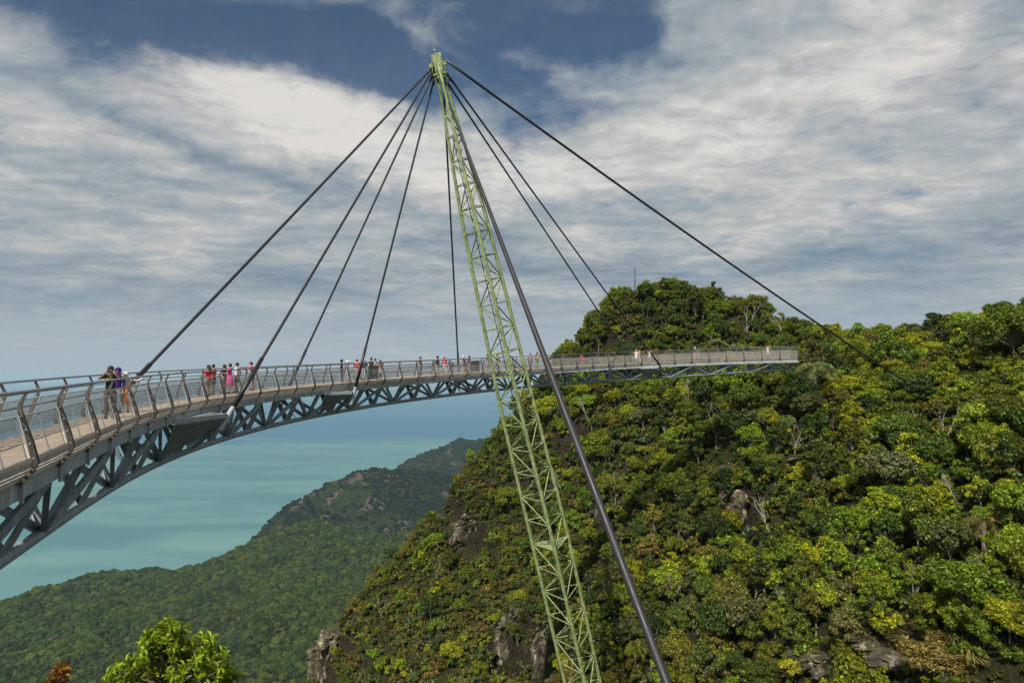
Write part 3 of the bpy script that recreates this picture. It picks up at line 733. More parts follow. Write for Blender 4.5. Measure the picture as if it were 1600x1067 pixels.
# ------------------------------------------------------------------ near mountain
TREE_H = 2.7
ctl_px = [ # (px, py, Y) of the leaf canopy as seen
 (880, 556, 150), (900, 528, 147), (930, 494, 143), (962, 466, 140), (1000, 447, 140), (1035, 443, 138), (1100, 464, 134), (1160, 478, 131), (1215, 497, 127), (1245, 515, 122), (1290, 530, 112), (1330, 535, 106), (1362, 548, 102), (1400, 530, 98), (1450, 520, 94), (1510, 512, 89), (1560, 508, 84), (1600, 506, 80),
 (1000, 520, 133), (1100, 530, 127), (1180, 545, 120), (940, 560, 136), (1050, 570, 122),
 (900, 615, 128), (1000, 615, 113), (1100, 610, 106), (1180, 600, 99), (1240, 590, 93), (1300, 575, 93), (1400, 590, 86), (1500, 570, 80), (1600, 560, 72),
 (835, 632, 142), (800, 655, 144), (775, 680, 144), (740, 715, 143), (715, 745, 142), (690, 775, 142), (665, 810, 142), (640, 845, 141), (600, 885, 140), (560, 925, 139), (525, 965, 138), (500, 1010, 136), (487, 1067, 134),
 (900, 700, 124), (1000, 700, 107), (1100, 700, 96), (1200, 700, 86), (1300, 700, 79), (1400, 700, 73), (1500, 690, 67), (1600, 680, 60),
 (760, 780, 132), (800, 800, 124), (900, 800, 108), (1000, 800, 97), (1100, 800, 88), (1200, 800, 78), (1300, 800, 70), (1400, 800, 64), (1500, 800, 57), (1600, 800, 51),
 (620, 930, 131), (700, 900, 123), (800, 900, 112), (900, 900, 99), (1000, 900, 87), (1100, 900, 78), (1200, 900, 70), (1300, 900, 62), (1400, 900, 56), (1500, 900, 50), (1600, 900, 45),
 (560, 1030, 125), (650, 1030, 114), (750, 1040, 103), (850, 1040, 93), (950, 1040, 82), (1050, 1040, 73), (1150, 1050, 66), (1250, 1050, 58), (1350, 1050, 52), (1450, 1050, 47), (1600, 1060, 41)]
C0 = []
for a, b_, c_ in ctl_px:
    q = P(a, b_, c_); C0.append((q.x, q.y, q.z-TREE_H-(2.6 if b_ < 590 and 1200 < a < 1540 else 1.9 if b_ < 590 and a > 1200 else .7 if b_ < 560 and a > 1050 else 0)))
# ground that the photograph does not show: behind the skylines, down the far side and under the camera
C0 += [(-20, 185, -48), (-45, 165, -85), (-60, 140, -105), (-70, 110, -120), (-60, 85, -118), (-38, 75, -95), (-52, 100, -110), (10, 185, -14), (35, 185, 4), (20, 230, -40), (60, 200, -10), (60, 160, 3), (80, 150, 2), (85, 125, 6), (100, 150, -8), (110, 110, 14), (120, 80, 16), (110, 60, 8), (80, 62, 6), (90, 40, -4),
       (70, 30, -9), (60, 15, -12), (45, 22, -24), (30, 28, -34), (12, 38, -50), (-5, 50, -66), (-22, 62, -84), (0, 22, -34), (-20, 30, -52), (-40, 45, -80), (22, 12, -20), (5, 8, -9), (-8, 10, -9.5), (0, 0, -2.6), (-12, 0, -5), (-5.5, 2.5, -2.9), (12, 0, -6), (-8, 6, -6.0), (-20, 12, -22), (-40, 20, -50), (-70, 50, -110), (-80, 20, -90), (0, -20, 4), (30, -20, 2), (-40, -20, -20), (80, -10, -5), (120, 0, -10), (6, 56, -57), (9, 60, -55)]
C0 = np.array(C0)
def rbf_fit(c, eps=3.0, lam=.6):
    n_ = len(c); d = np.sqrt(((c[:, None, :2]-c[None, :, :2])**2).sum(2)+eps*eps)
    A = np.zeros((n_+3, n_+3)); A[:n_, :n_] = d-lam*np.eye(n_); Q = np.c_[np.ones(n_), c[:, :2]]; A[:n_, n_:] = Q; A[n_:, :n_] = Q.T
    return np.linalg.solve(A, np.r_[c[:, 2], 0, 0, 0])
def rbf_eval(c, w, x, y, eps=3.0):
    sh = x.shape; x = x.ravel(); y = y.ravel(); out = np.empty(len(x))
    for i in range(0, len(x), 20000):
        xs, ys = x[i:i+20000], y[i:i+20000]
        d = np.sqrt((xs[:, None]-c[None, :, 0])**2+(ys[:, None]-c[None, :, 1])**2+eps*eps)
        out[i:i+20000] = d@w[:len(c)]+w[-3]+w[-2]*xs+w[-1]*ys
    return out.reshape(sh)
def vnoise(x, y, seed=0):
    def h(i, j): 
        n_ = (i*374761393+j*668265263+seed*1442695041) & 0xffffffff; n_ = ((n_ ^ (n_ >> 13))*1274126177) & 0xffffffff; return ((n_ ^ (n_ >> 16)) & 0xffff)/65535.
    xi = np.floor(x).astype(np.int64); yi = np.floor(y).astype(np.int64); fx = x-xi; fy = y-yi; fx = fx*fx*(3-2*fx); fy = fy*fy*(3-2*fy)
    return (h(xi, yi)*(1-fx)+h(xi+1, yi)*fx)*(1-fy)+(h(xi, yi+1)*(1-fx)+h(xi+1, yi+1)*fx)*fy
def fbm(x, y, sc, oct_=5, seed=0, g=.5):
    a = 1.; t = 0; s_ = 0
    for o in range(oct_): t = t+a*(vnoise(x/sc, y/sc, seed+o*17)-.5); s_ += a; a *= g; sc /= 2.03
    return t/s_*2
GX0, GX1, GY0, GY1, GS = -82., 122., -22., 232., .6
gx = np.arange(GX0, GX1, GS); gy = np.arange(GY0, GY1, GS); GXX, GYY = np.meshgrid(gx, gy)
W_ = rbf_fit(C0); GZ = rbf_eval(C0, W_, GXX, GYY)
_far = np.clip((GYY-25)/25, 0, 1)
GZ += (fbm(GXX, GYY, 14, 4, 3)*1.6+fbm(GXX, GYY, 3.2, 4, 9)*.8)*_far
edge = np.minimum(np.minimum(GXX-GX0, GX1-GXX), np.minimum(GY1-GYY, 1e9)); GZ -= np.clip(14-edge, 0, 14)*3.0
def gz(x, y):
    x = np.asarray(x, float); y = np.asarray(y, float)
    i = np.clip((x-GX0)/GS, 0, len(gx)-1.001); j = np.clip((y-GY0)/GS, 0, len(gy)-1.001); i0 = i.astype(int); j0 = j.astype(int); fx = i-i0; fy = j-j0
    return (GZ[j0, i0]*(1-fx)+GZ[j0, i0+1]*fx)*(1-fy)+(GZ[j0+1, i0]*(1-fx)+GZ[j0+1, i0+1]*fx)*fy
def hit(px, py, lo=25, hi=200, lift=0.0):
    ys = np.arange(lo, hi, .25); d = P(px, py, 1.0); z = d.z*ys; g = gz(d.x*ys, ys)+lift
    k = np.nonzero(g > z)[0]
    if len(k) == 0: return None
    y = ys[k[0]]; return Vector((d.x*y, y, float(gz(d.x*y, y))))
def visible(x, y, z):
    """open line of sight from the viewpoint to each point (arrays)"""
    ok = np.ones(len(x), bool)
    for q in np.linspace(.15, .985, 60):
        ok &= gz(x*q, y*q)+TREE_H*.45*(q > .3)*(q < .96) < z*q+.3
    return ok
def earth_mat():
    m_ = bpy.data.materials.new('mountain ground'); m_.use_nodes = True; nt = m_.node_tree; n = NT(nt); bs = nt.nodes['Principled BSDF']
    g = n.node('ShaderNodeNewGeometry'); pos = g.outputs['Position']; f = n.noise(pos, .35, 8, .65); f2 = n.noise(pos, 2.4, 6, .65); nz = n.xyz(g.outputs['Normal'])[2]
    c = n.mix(n.ss(f2, .35, .62), (.025, .030, .010), (.075, .072, .026))
    c = n.mix(n.ss(f, .5, .64), c, (.075, .066, .030))
    rock = n.mix(n.ss(f2, .35, .7), (.022, .016, .010), (.085, .064, .042))
    c = n.mix(n.ss(n.add(nz, n.mul(n.sub(f, .5), .8)), .42, .60, 1.0, 0.0), c, rock)
    n.put(bs.inputs['Base Color'], c); bs.inputs['Roughness'].default_value = .95; bs.inputs['Specular IOR Level'].default_value = .15
    b = n.node('ShaderNodeBump'); b.inputs['Distance'].default_value = 1.2; n.put(b.inputs['Height'], n.add(f2, n.mul(n.noise(pos, 7.0, 4, .7), .35))); nt.links.new(b.outputs[0], bs.inputs['Normal'])
    return m_
M_EARTH = earth_mat()
# bare ground / rock patches of the slope, seen directions with radius in px
ROCKS = [(705, 800, 26, 42), (735, 838, 30, 38), (532, 988, 20, 34), (512, 1046, 20, 38), (790, 1010, 26, 50), (842, 1022, 26, 46), (820, 962, 24, 20), (1152, 742, 24, 16), (1160, 800, 22, 46), (1035, 815, 26, 22), (945, 805, 22, 16), (1300, 1050, 60, 18), (1420, 1048, 45, 20), (1380, 1012, 40, 12), (1270, 720, 30, 12)]
CLIFF = ROCKS
ROCKS = [(699, 792, 13, 34), (735, 842, 22, 28), (533, 982, 20, 40), (510, 1046, 20, 44), (795, 1015, 15, 42), (850, 1028, 14, 36), (820, 962, 20, 12), (1152, 741, 22, 9), (1162, 806, 13, 34), (1035, 815, 16, 14), (945, 805, 14, 10), (1300, 1054, 40, 11), (1420, 1050, 34, 13), (1380, 1012, 30, 7), (1268, 722, 20, 6)]
def carve():
    global GZ
    px, py, d = proj(GXX, GYY, GZ+1.5); dz = np.zeros_like(GZ)
    for a, b_, ra, rb in CLIFF:
        m_ = np.clip(1-((px-a)/(ra*1.15))**2-((py-b_-rb*.15)/(rb*1.1))**2, 0, 1)*(d > 30)
        dz = np.maximum(dz, np.clip(m_*3, 0, 1)*np.clip(rb/FPX*d*.9, 1.0, 4.5)*(.55 if a < 720 else 1))
    rough = fbm(GXX, GYY, 2.2, 3, 5)*1.6+fbm(GXX, GYY, 5.0, 2, 15)*1.2
    GZ = GZ-dz+rough*np.clip(dz/1.5, 0, 1)
carve()
nx_, ny_ = len(gx), len(gy)
idx = np.arange(nx_*ny_).reshape(ny_, nx_)
F_ = np.stack([idx[:-1, :-1], idx[:-1, 1:], idx[1:, 1:], idx[1:, :-1]], -1).reshape(-1, 4)
tr_ = link('mountainside', np_mesh('mountainside', np.stack([GXX, GYY, GZ], -1).reshape(-1, 3), F_, M_EARTH, True)); tag(tr_, kind='structure')

# ------------------------------------------------------------------ foliage prototypes
def leaf_mat(name, base, trans=.36, hue=.25):
    m_ = bpy.data.materials.new(name); m_.use_nodes = True; nt = m_.node_tree; nt.nodes.clear(); n = NT(nt)
    out = n.node('ShaderNodeOutputMaterial'); g = n.node('ShaderNodeNewGeometry'); oi = n.node('ShaderNodeObjectInfo')
    rl = g.outputs['Random Per Island']; ro = oi.outputs['Random']
    warm = (min(1, base[0]*1.28), base[1]*1.05, base[2]*.85); cool = (base[0]*.72, base[1]*.92, base[2]*1.15)
    c = n.mix(n.ss(ro, .0, 1.0), cool, warm)
    c = n.mix(n.mul(n.m('GREATER_THAN', rl, .86), hue), c, (base[0]*1.35, base[1]*1.25, base[2]*1.1))
    k = n.mul(n.lin(n.mul(rl, rl), 0, 1, .50, 2.0), n.lin(n.m('FRACT', n.mul(ro, 7.31)), 0, 1, .75, 1.3))
    c = n.vscale(c, k)
    di = n.node('ShaderNodeBsdfDiffuse'); tl = n.node('ShaderNodeBsdfTranslucent'); gl = n.node('ShaderNodeBsdfGlossy'); gl.inputs['Roughness'].default_value = .45
    n.put(di.inputs['Color'], c); n.put(tl.inputs['Color'], n.mix(1.0, c, (1.2, 1.25, .5), 'MULTIPLY')); gl.inputs['Color'].default_value = (.6, .6, .6, 1)
    m1 = n.node('ShaderNodeMixShader'); m1.inputs[0].default_value = trans; nt.links.new(di.outputs[0], m1.inputs[1]); nt.links.new(tl.outputs[0], m1.inputs[2])
    m2 = n.node('ShaderNodeMixShader'); m2.inputs[0].default_value = .025; nt.links.new(m1.outputs[0], m2.inputs[1]); nt.links.new(gl.outputs[0], m2.inputs[2])
    nt.links.new(m2.outputs[0], out.inputs[0]); return m_
TINTS = [('dark green', (.068, .092, .014)), ('mid green', (.128, .164, .016)), ('bright yellow green', (.225, .270, .016)), ('olive', (.142, .148, .024)), ('brownish olive', (.155, .142, .042)), ('dusty grey green', (.118, .134, .050))]
LEAF = [leaf_mat('leaves '+t, c) for t, c in TINTS]
def leaves(centers, normals, size, r_, aspect=1.7):
    """rhombic leaf faces with random twist; arrays"""
    n_ = len(centers); nrm = normals+r_.normal(0, .55, (n_, 3)); nrm /= np.linalg.norm(nrm, axis=1)[:, None]
    a = np.cross(nrm, r_.normal(size=(n_, 3))); a /= np.linalg.norm(a, axis=1)[:, None]; b = np.cross(nrm, a)
    s_ = (size*r_.uniform(.6, 1.4, n_))[:, None]
    V = np.stack([centers+a*s_*aspect*.5, centers+b*s_*.5+nrm*s_*.06, centers-a*s_*aspect*.5, centers-b*s_*.5+nrm*s_*.06], 1).reshape(-1, 3)
    return V, np.arange(n_*4).reshape(-1, 4)
def crown_geo(seed, rad, hgt, base, nclump, per, leaf, flat=.7, ragged=.35):
    r_ = np.random.default_rng(seed); C = []; N = []; S = []
    lob = r_.uniform(0, 6.28, 3)
    cc = []
    for i in range(nclump):
        th = r_.uniform(0, 6.28); u = r_.uniform(0, 1)**.45; el_ = r_.uniform(-.55, 1.0)
        k = 1+ragged*math.sin(2*th+lob[0])*.5+ragged*math.sin(3*th+lob[1])*.3+ragged*r_.uniform(-.5, .5)
        ph = math.acos(max(-1, min(1, el_)))
        p = np.array([math.sin(ph)*math.cos(th)*rad*k, math.sin(ph)*math.sin(th)*rad*k, base+hgt*.45+math.cos(ph)*hgt*.5*k])*np.array([u if el_ > .2 else .8, u if el_ > .2 else .8, 1])
        cr = rad*r_.uniform(.15, .36); cc.append((p, cr))
        m_ = int(per*(cr/(rad*.34))**2); d = r_.normal(size=(m_, 3)); d[:, 2] += .35; d /= np.linalg.norm(d, axis=1)[:, None]
        rr = cr*r_.uniform(.62, 1.08, m_)[:, None]*(1+.18*r_.normal(size=(m_, 1)))
        C.append(p+d*rr*np.array([1, 1, flat])); N.append(d)
    C = np.concatenate(C); N = np.concatenate(N); nn = N+np.array([0, 0, .5]); 
    V, F = leaves(C, nn, leaf, r_)
    return V, F, cc
def branches(cc, base, rad_t, seed, every=2):
    r_ = random.Random(seed); b = MB(); fork = Vector((0, 0, base*.55)); lean = Vector((r_.uniform(-.25, .25), r_.uniform(-.25, .25), 0))
    top = Vector((0, 0, base))+lean
    b.tube([Vector((0, 0, -1.2)), Vector((0, 0, 0)), fork+lean*.5, top, top+Vector((0, 0, base*.35))], [rad_t*1.3, rad_t*1.1, rad_t*.85, rad_t*.7, rad_t*.35], 7)
    for p, cr in cc[::every]:
        p = Vector(p); s_ = (fork+lean*.5).lerp(top, r_.uniform(.2, 1)); mid = s_.lerp(p, .5)+Vector((r_.uniform(-.2, .2), r_.uniform(-.2, .2), r_.uniform(-.1, .3)))
        b.tube([s_, mid, p], [rad_t*.45, rad_t*.3, rad_t*.12], 5, False)
    return b
HIDE = bpy.data.collections.new('prototypes')
TREES = []   # (crown meshes per tint, trunk mesh, radius, total height, full mesh per tint)
specs = [(2.3, 3.0, 2.2, 24, 190, .19), (2.0, 3.4, 2.5, 22, 190, .185), (2.7, 2.6, 2.4, 28, 180, .20), (1.7, 2.6, 1.8, 18, 180, .175), (2.2, 2.3, 1.9, 15, 170, .20), (1.5, 3.2, 1.8, 18, 160, .165), (3.4, 3.6, 4.2, 34, 230, .20), (2.6, 4.6, 3.6, 28, 180, .20)]
SHAPE = ['round crowned', 'tall crowned', 'wide spreading', 'small round', 'loose open', 'slender', 'tall domed', 'tall open']
for k, (rad, hgt, base, nc, per, lf) in enumerate(specs):
    V, F, cc = crown_geo(100+k, rad, hgt, base, int(nc*1.75), int(per*1.15), lf*.9, ragged=.75 if k in (4, 7) else .5)
    tb = branches(cc, base, .12, k, 2)
    tmesh = tb.mesh('trunk', M_BARK, smooth=True)
    tv = np.concatenate(tb.v); crowns = []; fulls = []
    for t in range(len(TINTS)):
        crowns.append(np_mesh('crown', V, F, LEAF[t]))
        me = np_mesh('tree', V, F, LEAF[t]); bmm = bmesh.new(); bmm.from_mesh(me); n0 = len(bmm.faces); bmm.from_mesh(tmesh); bmm.faces.ensure_lookup_table()
        for f in bmm.faces[n0:]: f.material_index = 1
        bmm.to_mesh(me); bmm.free(); me.materials.append(M_BARK); fulls.append(me)
    TREES.append((crowns, tmesh, rad, base+hgt, fulls))
SHRUBS = []
for k, (rad, hgt, nc, per, lf) in enumerate([(1.15, 1.5, 11, 120, .155), (.9, 1.2, 9, 110, .14), (1.4, 1.3, 13, 120, .165), (.8, 1.7, 10, 105, .14)]):
    V, F, cc = crown_geo(300+k, rad, hgt, .1, nc, per, lf, ragged=.5); SHRUBS.append(([np_mesh('shrub', V, F, LEAF[t]) for t in range(len(TINTS))], rad, hgt))

def gn_scatter(name, pts, scales, rots, idxs, coll, kind='stuff'):
    me = bpy.data.meshes.new(name); me.vertices.add(len(pts)); me.vertices.foreach_set('co', np.asarray(pts, np.float32).ravel())
    a = me.attributes.new('sc', 'FLOAT_VECTOR', 'POINT'); a.data.foreach_set('vector', np.asarray(scales, np.float32).ravel())
    a = me.attributes.new('ro', 'FLOAT_VECTOR', 'POINT'); a.data.foreach_set('vector', np.asarray(rots, np.float32).ravel())
    a = me.attributes.new('ix', 'INT', 'POINT'); a.data.foreach_set('value', np.asarray(idxs, np.int32)); me.update()
    o = link(name, me); tag(o, kind=kind)
    ng = bpy.data.node_groups.new(name, 'GeometryNodeTree'); ng.interface.new_socket('Geometry', in_out='INPUT', socket_type='NodeSocketGeometry'); ng.interface.new_socket('Geometry', in_out='OUTPUT', socket_type='NodeSocketGeometry')
    N = ng.nodes; L = ng.links; gi = N.new('NodeGroupInput'); go = N.new('NodeGroupOutput')
    ip = N.new('GeometryNodeInstanceOnPoints'); ci = N.new('GeometryNodeCollectionInfo'); ci.inputs['Collection'].default_value = coll; ci.inputs['Separate Children'].default_value = True; ci.inputs['Reset Children'].default_value = True
    def at(nm, dt):
        q = N.new('GeometryNodeInputNamedAttribute'); q.data_type = dt; q.inputs['Name'].default_value = nm; return q.outputs['Attribute']
    L.new(gi.outputs[0], ip.inputs['Points']); L.new(ci.outputs[0], ip.inputs['Instance']); ip.inputs['Pick Instance'].default_value = True
    L.new(at('ix', 'INT'), ip.inputs['Instance Index']); L.new(at('ro', 'FLOAT_VECTOR'), ip.inputs['Rotation']); L.new(at('sc', 'FLOAT_VECTOR'), ip.inputs['Scale'])
    L.new(ip.outputs[0], go.inputs[0]); md = o.modifiers.new('scatter', 'NODES'); md.node_group = ng; return o
def proto_coll(name, meshes):
    c = bpy.data.collections.new(name)
    for i, me in enumerate(meshes): c.objects.link(bpy.data.objects.new('%s_%03d' % (name, i), me))
    return c

def in_rock(px, py, grow=1.0):
    m_ = np.zeros(len(px), bool)
    for a, b_, ra, rb in CLIFF: m_ |= ((px-a)/(ra*grow))**2+((py-b_)/(rb*grow))**2 < 1
    return m_
def scatter_pts(spacing, seed, x0=-75, x1=115, y0=24, y1=225):
    r_ = np.random.default_rng(seed); n_ = int((x1-x0)*(y1-y0)/(spacing**2)*1.0)
    xs = np.arange(x0, x1, spacing); ys = np.arange(y0, y1, spacing); X, Y = np.meshgrid(xs, ys); X = X.ravel()+r_.uniform(-.48, .48, X.size)*spacing; Y = Y.ravel()+r_.uniform(-.48, .48, Y.size)*spacing
    Z = gz(X, Y); px, py, d = proj(X, Y, Z+2)
    keep = (d > 5) & (px > -120) & (px < 1760) & (py < 1200) & (py > 380)
    return X[keep], Y[keep], Z[keep], px[keep], py[keep], d[keep]
BRX = np.array([tuple(ring(s, 0)) for s in np.arange(2, 119.5, .5)])
def clear_of(X, Y, Z, top, rad):
    ok = np.ones(len(X), bool)
    for bx, by, bz in BRX[::2]:
        near = (X-bx)**2+(Y-by)**2 < (rad+1.6)**2
        ok &= ~(near & (Z+top > bz-2.9))
    for i in range(0, 60):
        q = STAY[0].lerp(STAY[1], i/59); near = (X-q.x)**2+(Y-q.y)**2 < (rad+.6)**2; ok &= ~(near & (Z+top > q.z-.3))
    for q in PAX: near = (X-q.x)**2+(Y-q.y)**2 < (rad+2)**2; ok &= ~(near & (Z+top > q.z))
    return ok
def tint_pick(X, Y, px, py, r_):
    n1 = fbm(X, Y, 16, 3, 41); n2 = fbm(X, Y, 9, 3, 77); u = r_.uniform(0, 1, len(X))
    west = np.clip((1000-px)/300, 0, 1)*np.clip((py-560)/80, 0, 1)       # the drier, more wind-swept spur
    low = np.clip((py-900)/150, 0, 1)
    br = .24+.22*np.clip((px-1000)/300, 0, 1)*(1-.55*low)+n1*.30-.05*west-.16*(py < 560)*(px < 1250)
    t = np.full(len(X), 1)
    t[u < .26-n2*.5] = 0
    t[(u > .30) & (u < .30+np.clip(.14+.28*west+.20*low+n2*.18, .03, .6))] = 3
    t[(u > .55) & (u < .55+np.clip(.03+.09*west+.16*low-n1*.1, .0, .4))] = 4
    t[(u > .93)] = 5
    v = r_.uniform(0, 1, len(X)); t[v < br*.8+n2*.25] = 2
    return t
kr = np.random.default_rng(5)
def region(px, py):
    if py < 560 and px < 1250: v = 'on the knoll above the bridge'
    elif px < 1250 and py < 700: v = 'just below the bridge'
    elif px < 720: v = 'on the left spur'
    elif px < 900: v = 'behind the lower pylon'
    elif py < 600: v = 'on the right skyline ridge'
    elif px < 1060: v = 'beside the thick back stay'
    elif py < 800: v = 'on the upper slope at the right'
    elif py < 950: v = 'midway down the right slope'
    else: v = 'low on the right slope'
    return v
def side_word(px):
    return ('far left' if px < 640 else 'left' if px < 800 else 'centre left' if px < 960 else 'centre' if px < 1120 else 'centre right' if px < 1280 else 'right' if px < 1440 else 'far right')

def uniq(d, px, py):
    by = {}; out = {}
    for i, l in d.items(): by.setdefault(l, []).append(i)
    O = ['', 'second', 'third', 'fourth', 'fifth', 'sixth', 'seventh', 'eighth', 'ninth', 'tenth']
    for l, v in by.items():
        v.sort(key=lambda i: px[i]); n_ = len(v)
        for k, i in enumerate(v):
            if n_ == 1: w = ''
            elif k == 0: w = ', leftmost such'
            elif k == n_-1: w = ', rightmost such'
            elif k < 6 or k < n_/2: w = ', %s from left' % O[min(k, 9)]
            else: w = ', %s from right' % O[min(n_-1-k, 9)]
            out[i] = l+w
    return out
def plant_trees():
    X, Y, Z, px, py, d = scatter_pts(2.15, 21); r_ = np.random.default_rng(22)
    keep = ~in_rock(px, py+4, .85) & (Y > 34)
    dens = .84-.28*np.clip((980-px)/300, 0, 1)*np.clip((py-600)/80, 0, 1)-.3*(py > 985)*(px > 980)
    keep &= r_.uniform(0, 1, len(X)) < dens
    for a, b_, ra, rb in ((1277, 590, 40, 34), (1535, 832, 40, 34), (1122, 548, 26, 14), (1152, 550, 22, 12), (1470, 680, 34, 40), (1212, 815, 22, 26), (992, 440, 10, 30)): keep &= ((px-a)/ra)**2+((py+8-b_)/rb)**2 > 1
    X, Y, Z, px, py, d = [a[keep] for a in (X, Y, Z, px, py, d)]
    shp = r_.integers(0, 6, len(X)); sc = r_.uniform(.5, .95, len(X))*(.85+.35*(r_.uniform(0, 1, len(X)) < .10))
    sc *= 1-.30*np.clip((1000-px)/250, 0, 1)*np.clip((py-600)/80, 0, 1)
    sc *= 1-.12*(py < 560)
    hs = np.array([t[3] for t in TREES]); rs = np.array([t[2] for t in TREES])
    ok = clear_of(X, Y, Z, hs[shp]*sc, rs[shp]*sc); X, Y, Z, px, py, d, shp, sc = [a[ok] for a in (X, Y, Z, px, py, d, shp, sc)]
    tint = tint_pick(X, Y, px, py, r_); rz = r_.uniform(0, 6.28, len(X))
    vis = visible(X, Y, Z+hs[shp]*sc*.9) & (px > -10) & (px < 1610) & (py < 1080)
    key = np.where(vis, hs[shp]*sc/d, 0); order = np.argsort(-key); ind = order[:300]; rest = order[300:]
    labs = uniq({i: '%s %s tree %s' % (SHAPE[shp[i]], TINTS[tint[i]][0], region(px[i], py[i])) for i in ind}, px, py)
    for i in ind:
        cr, tm, rad, h, _ = TREES[shp[i]]; s_ = float(sc[i])
        lab = labs[i]
        e = empty('forest_tree', (X[i], Y[i], Z[i]-.25), lab, 'tree', 'larger trees covering the mountainside')
        e.rotation_euler = (float(r_.uniform(-.16, .16)), float(r_.uniform(-.16, .16)), rz[i]); e.scale = (s_, s_, s_*float(r_.uniform(.85, 1.25)))
        link('crown', cr[tint[i]], e); link('trunk', tm, e)
    fulls = [t[4][k] for t in TREES for k in range(len(TINTS))]; c = proto_coll('canopy_kinds', fulls)
    if len(rest):
        o = gn_scatter('forest', np.stack([X, Y, Z-.25], 1)[rest], np.stack([sc, sc*r_.uniform(.85, 1.15, len(sc)), sc*r_.uniform(.8, 1.3, len(sc))], 1)[rest], np.stack([r_.uniform(-.2, .2, len(rz)), r_.uniform(-.2, .2, len(rz)), rz], 1)[rest], (shp*len(TINTS)+tint)[rest], c)
        tag(o, 'dense mass of smaller rainforest trees covering the mountainside', 'forest')
    print('trees', len(X), 'visible', vis.sum())
plant_trees()
def plant_shrubs():
    X, Y, Z, px, py, d = scatter_pts(1.25, 31); r_ = np.random.default_rng(32)
    rk = in_rock(px, py, .75); keep = (~rk | (r_.uniform(0, 1, len(X)) < .22)) & (Y > 30) & (r_.uniform(0, 1, len(X)) < .95)
    X, Y, Z, px, py, d = [a[keep] for a in (X, Y, Z, px, py, d)]
    shp = r_.integers(0, 4, len(X)); sc = r_.uniform(.55, 1.25, len(X)); ok = clear_of(X, Y, Z, 1.8*sc, 1.2*sc)
    X, Y, Z, px, py, d, shp, sc = [a[ok] for a in (X, Y, Z, px, py, d, shp, sc)]
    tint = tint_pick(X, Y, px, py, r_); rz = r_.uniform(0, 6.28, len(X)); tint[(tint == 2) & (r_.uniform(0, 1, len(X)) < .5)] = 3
    vis = visible(X, Y, Z+1.6*sc) & (px > -5) & (px < 1605) & (py < 1075); spur = px < 1000
    key = np.where(vis, sc/d*(1+.8*spur), 0); order = np.argsort(-key); ind = order[:300]; rest = order[300:]
    nm = ['rounded', 'small', 'broad', 'upright']
    labs = uniq({i: '%s %s shrub %s' % (nm[shp[i]], TINTS[tint[i]][0], region(px[i], py[i])) for i in ind}, px, py)
    for i in ind:
        e = link('shrub', SHRUBS[shp[i]][0][tint[i]]); e.location = (X[i], Y[i], Z[i]-.1); e.rotation_euler = (0, 0, rz[i]); s_ = float(sc[i]); e.scale = (s_, s_, s_)
        tag(e, labs[i], 'shrub', 'shrubs between the trees on the mountainside')
    c = proto_coll('shrub_kinds', [s_[0][k] for s_ in SHRUBS for k in range(len(TINTS))])
    o = gn_scatter('undergrowth', np.stack([X, Y, Z-.1], 1)[rest], np.repeat(sc[rest][:, None], 3, 1), np.stack([0*rz, 0*rz, rz], 1)[rest], (shp*len(TINTS)+tint)[rest], c)
    tag(o, 'low bushy undergrowth filling the gaps between the mountain trees', 'undergrowth')
plant_shrubs()

# ------------------------------------------------------------------ rock faces
def rock_mat(k=1.0, pale=.54):
    m_ = bpy.data.materials.new('weathered cliff rock'); m_.use_nodes = True; nt = m_.node_tree; n = NT(nt); bs = nt.nodes['Principled BSDF']
    g = n.node('ShaderNodeNewGeometry'); p = g.outputs['Position']; s_ = n.xyz(p); pv = n.comb(n.mul(s_[0], 1.6), n.mul(s_[1], 1.6), n.mul(s_[2], .5))
    f = n.noise(pv, .7, 8, .68, .6); f2 = n.noise(p, 3.2, 6, .7)
    c = n.mix(n.ss(f, .35, .60), (.030*k, .023*k, .014*k), (.120*k, .096*k, .058*k)); c = n.mix(n.ss(f, pale, pale+.14), c, (.43, .37, .28)); c = n.mix(n.ss(f2, .5, .68, 0, .75), c, (.035, .040, .020))
    n.put(bs.inputs['Base Color'], c); bs.inputs['Roughness'].default_value = .9
    b = n.node('ShaderNodeBump'); b.inputs['Distance'].default_value = .25; b.inputs['Strength'].default_value = .8; n.put(b.inputs['Height'], n.add(f, n.mul(f2, .4))); nt.links.new(b.outputs[0], bs.inputs['Normal'])
    return m_
M_ROCK = rock_mat(); M_ROCKT = rock_mat(1.35, .52)
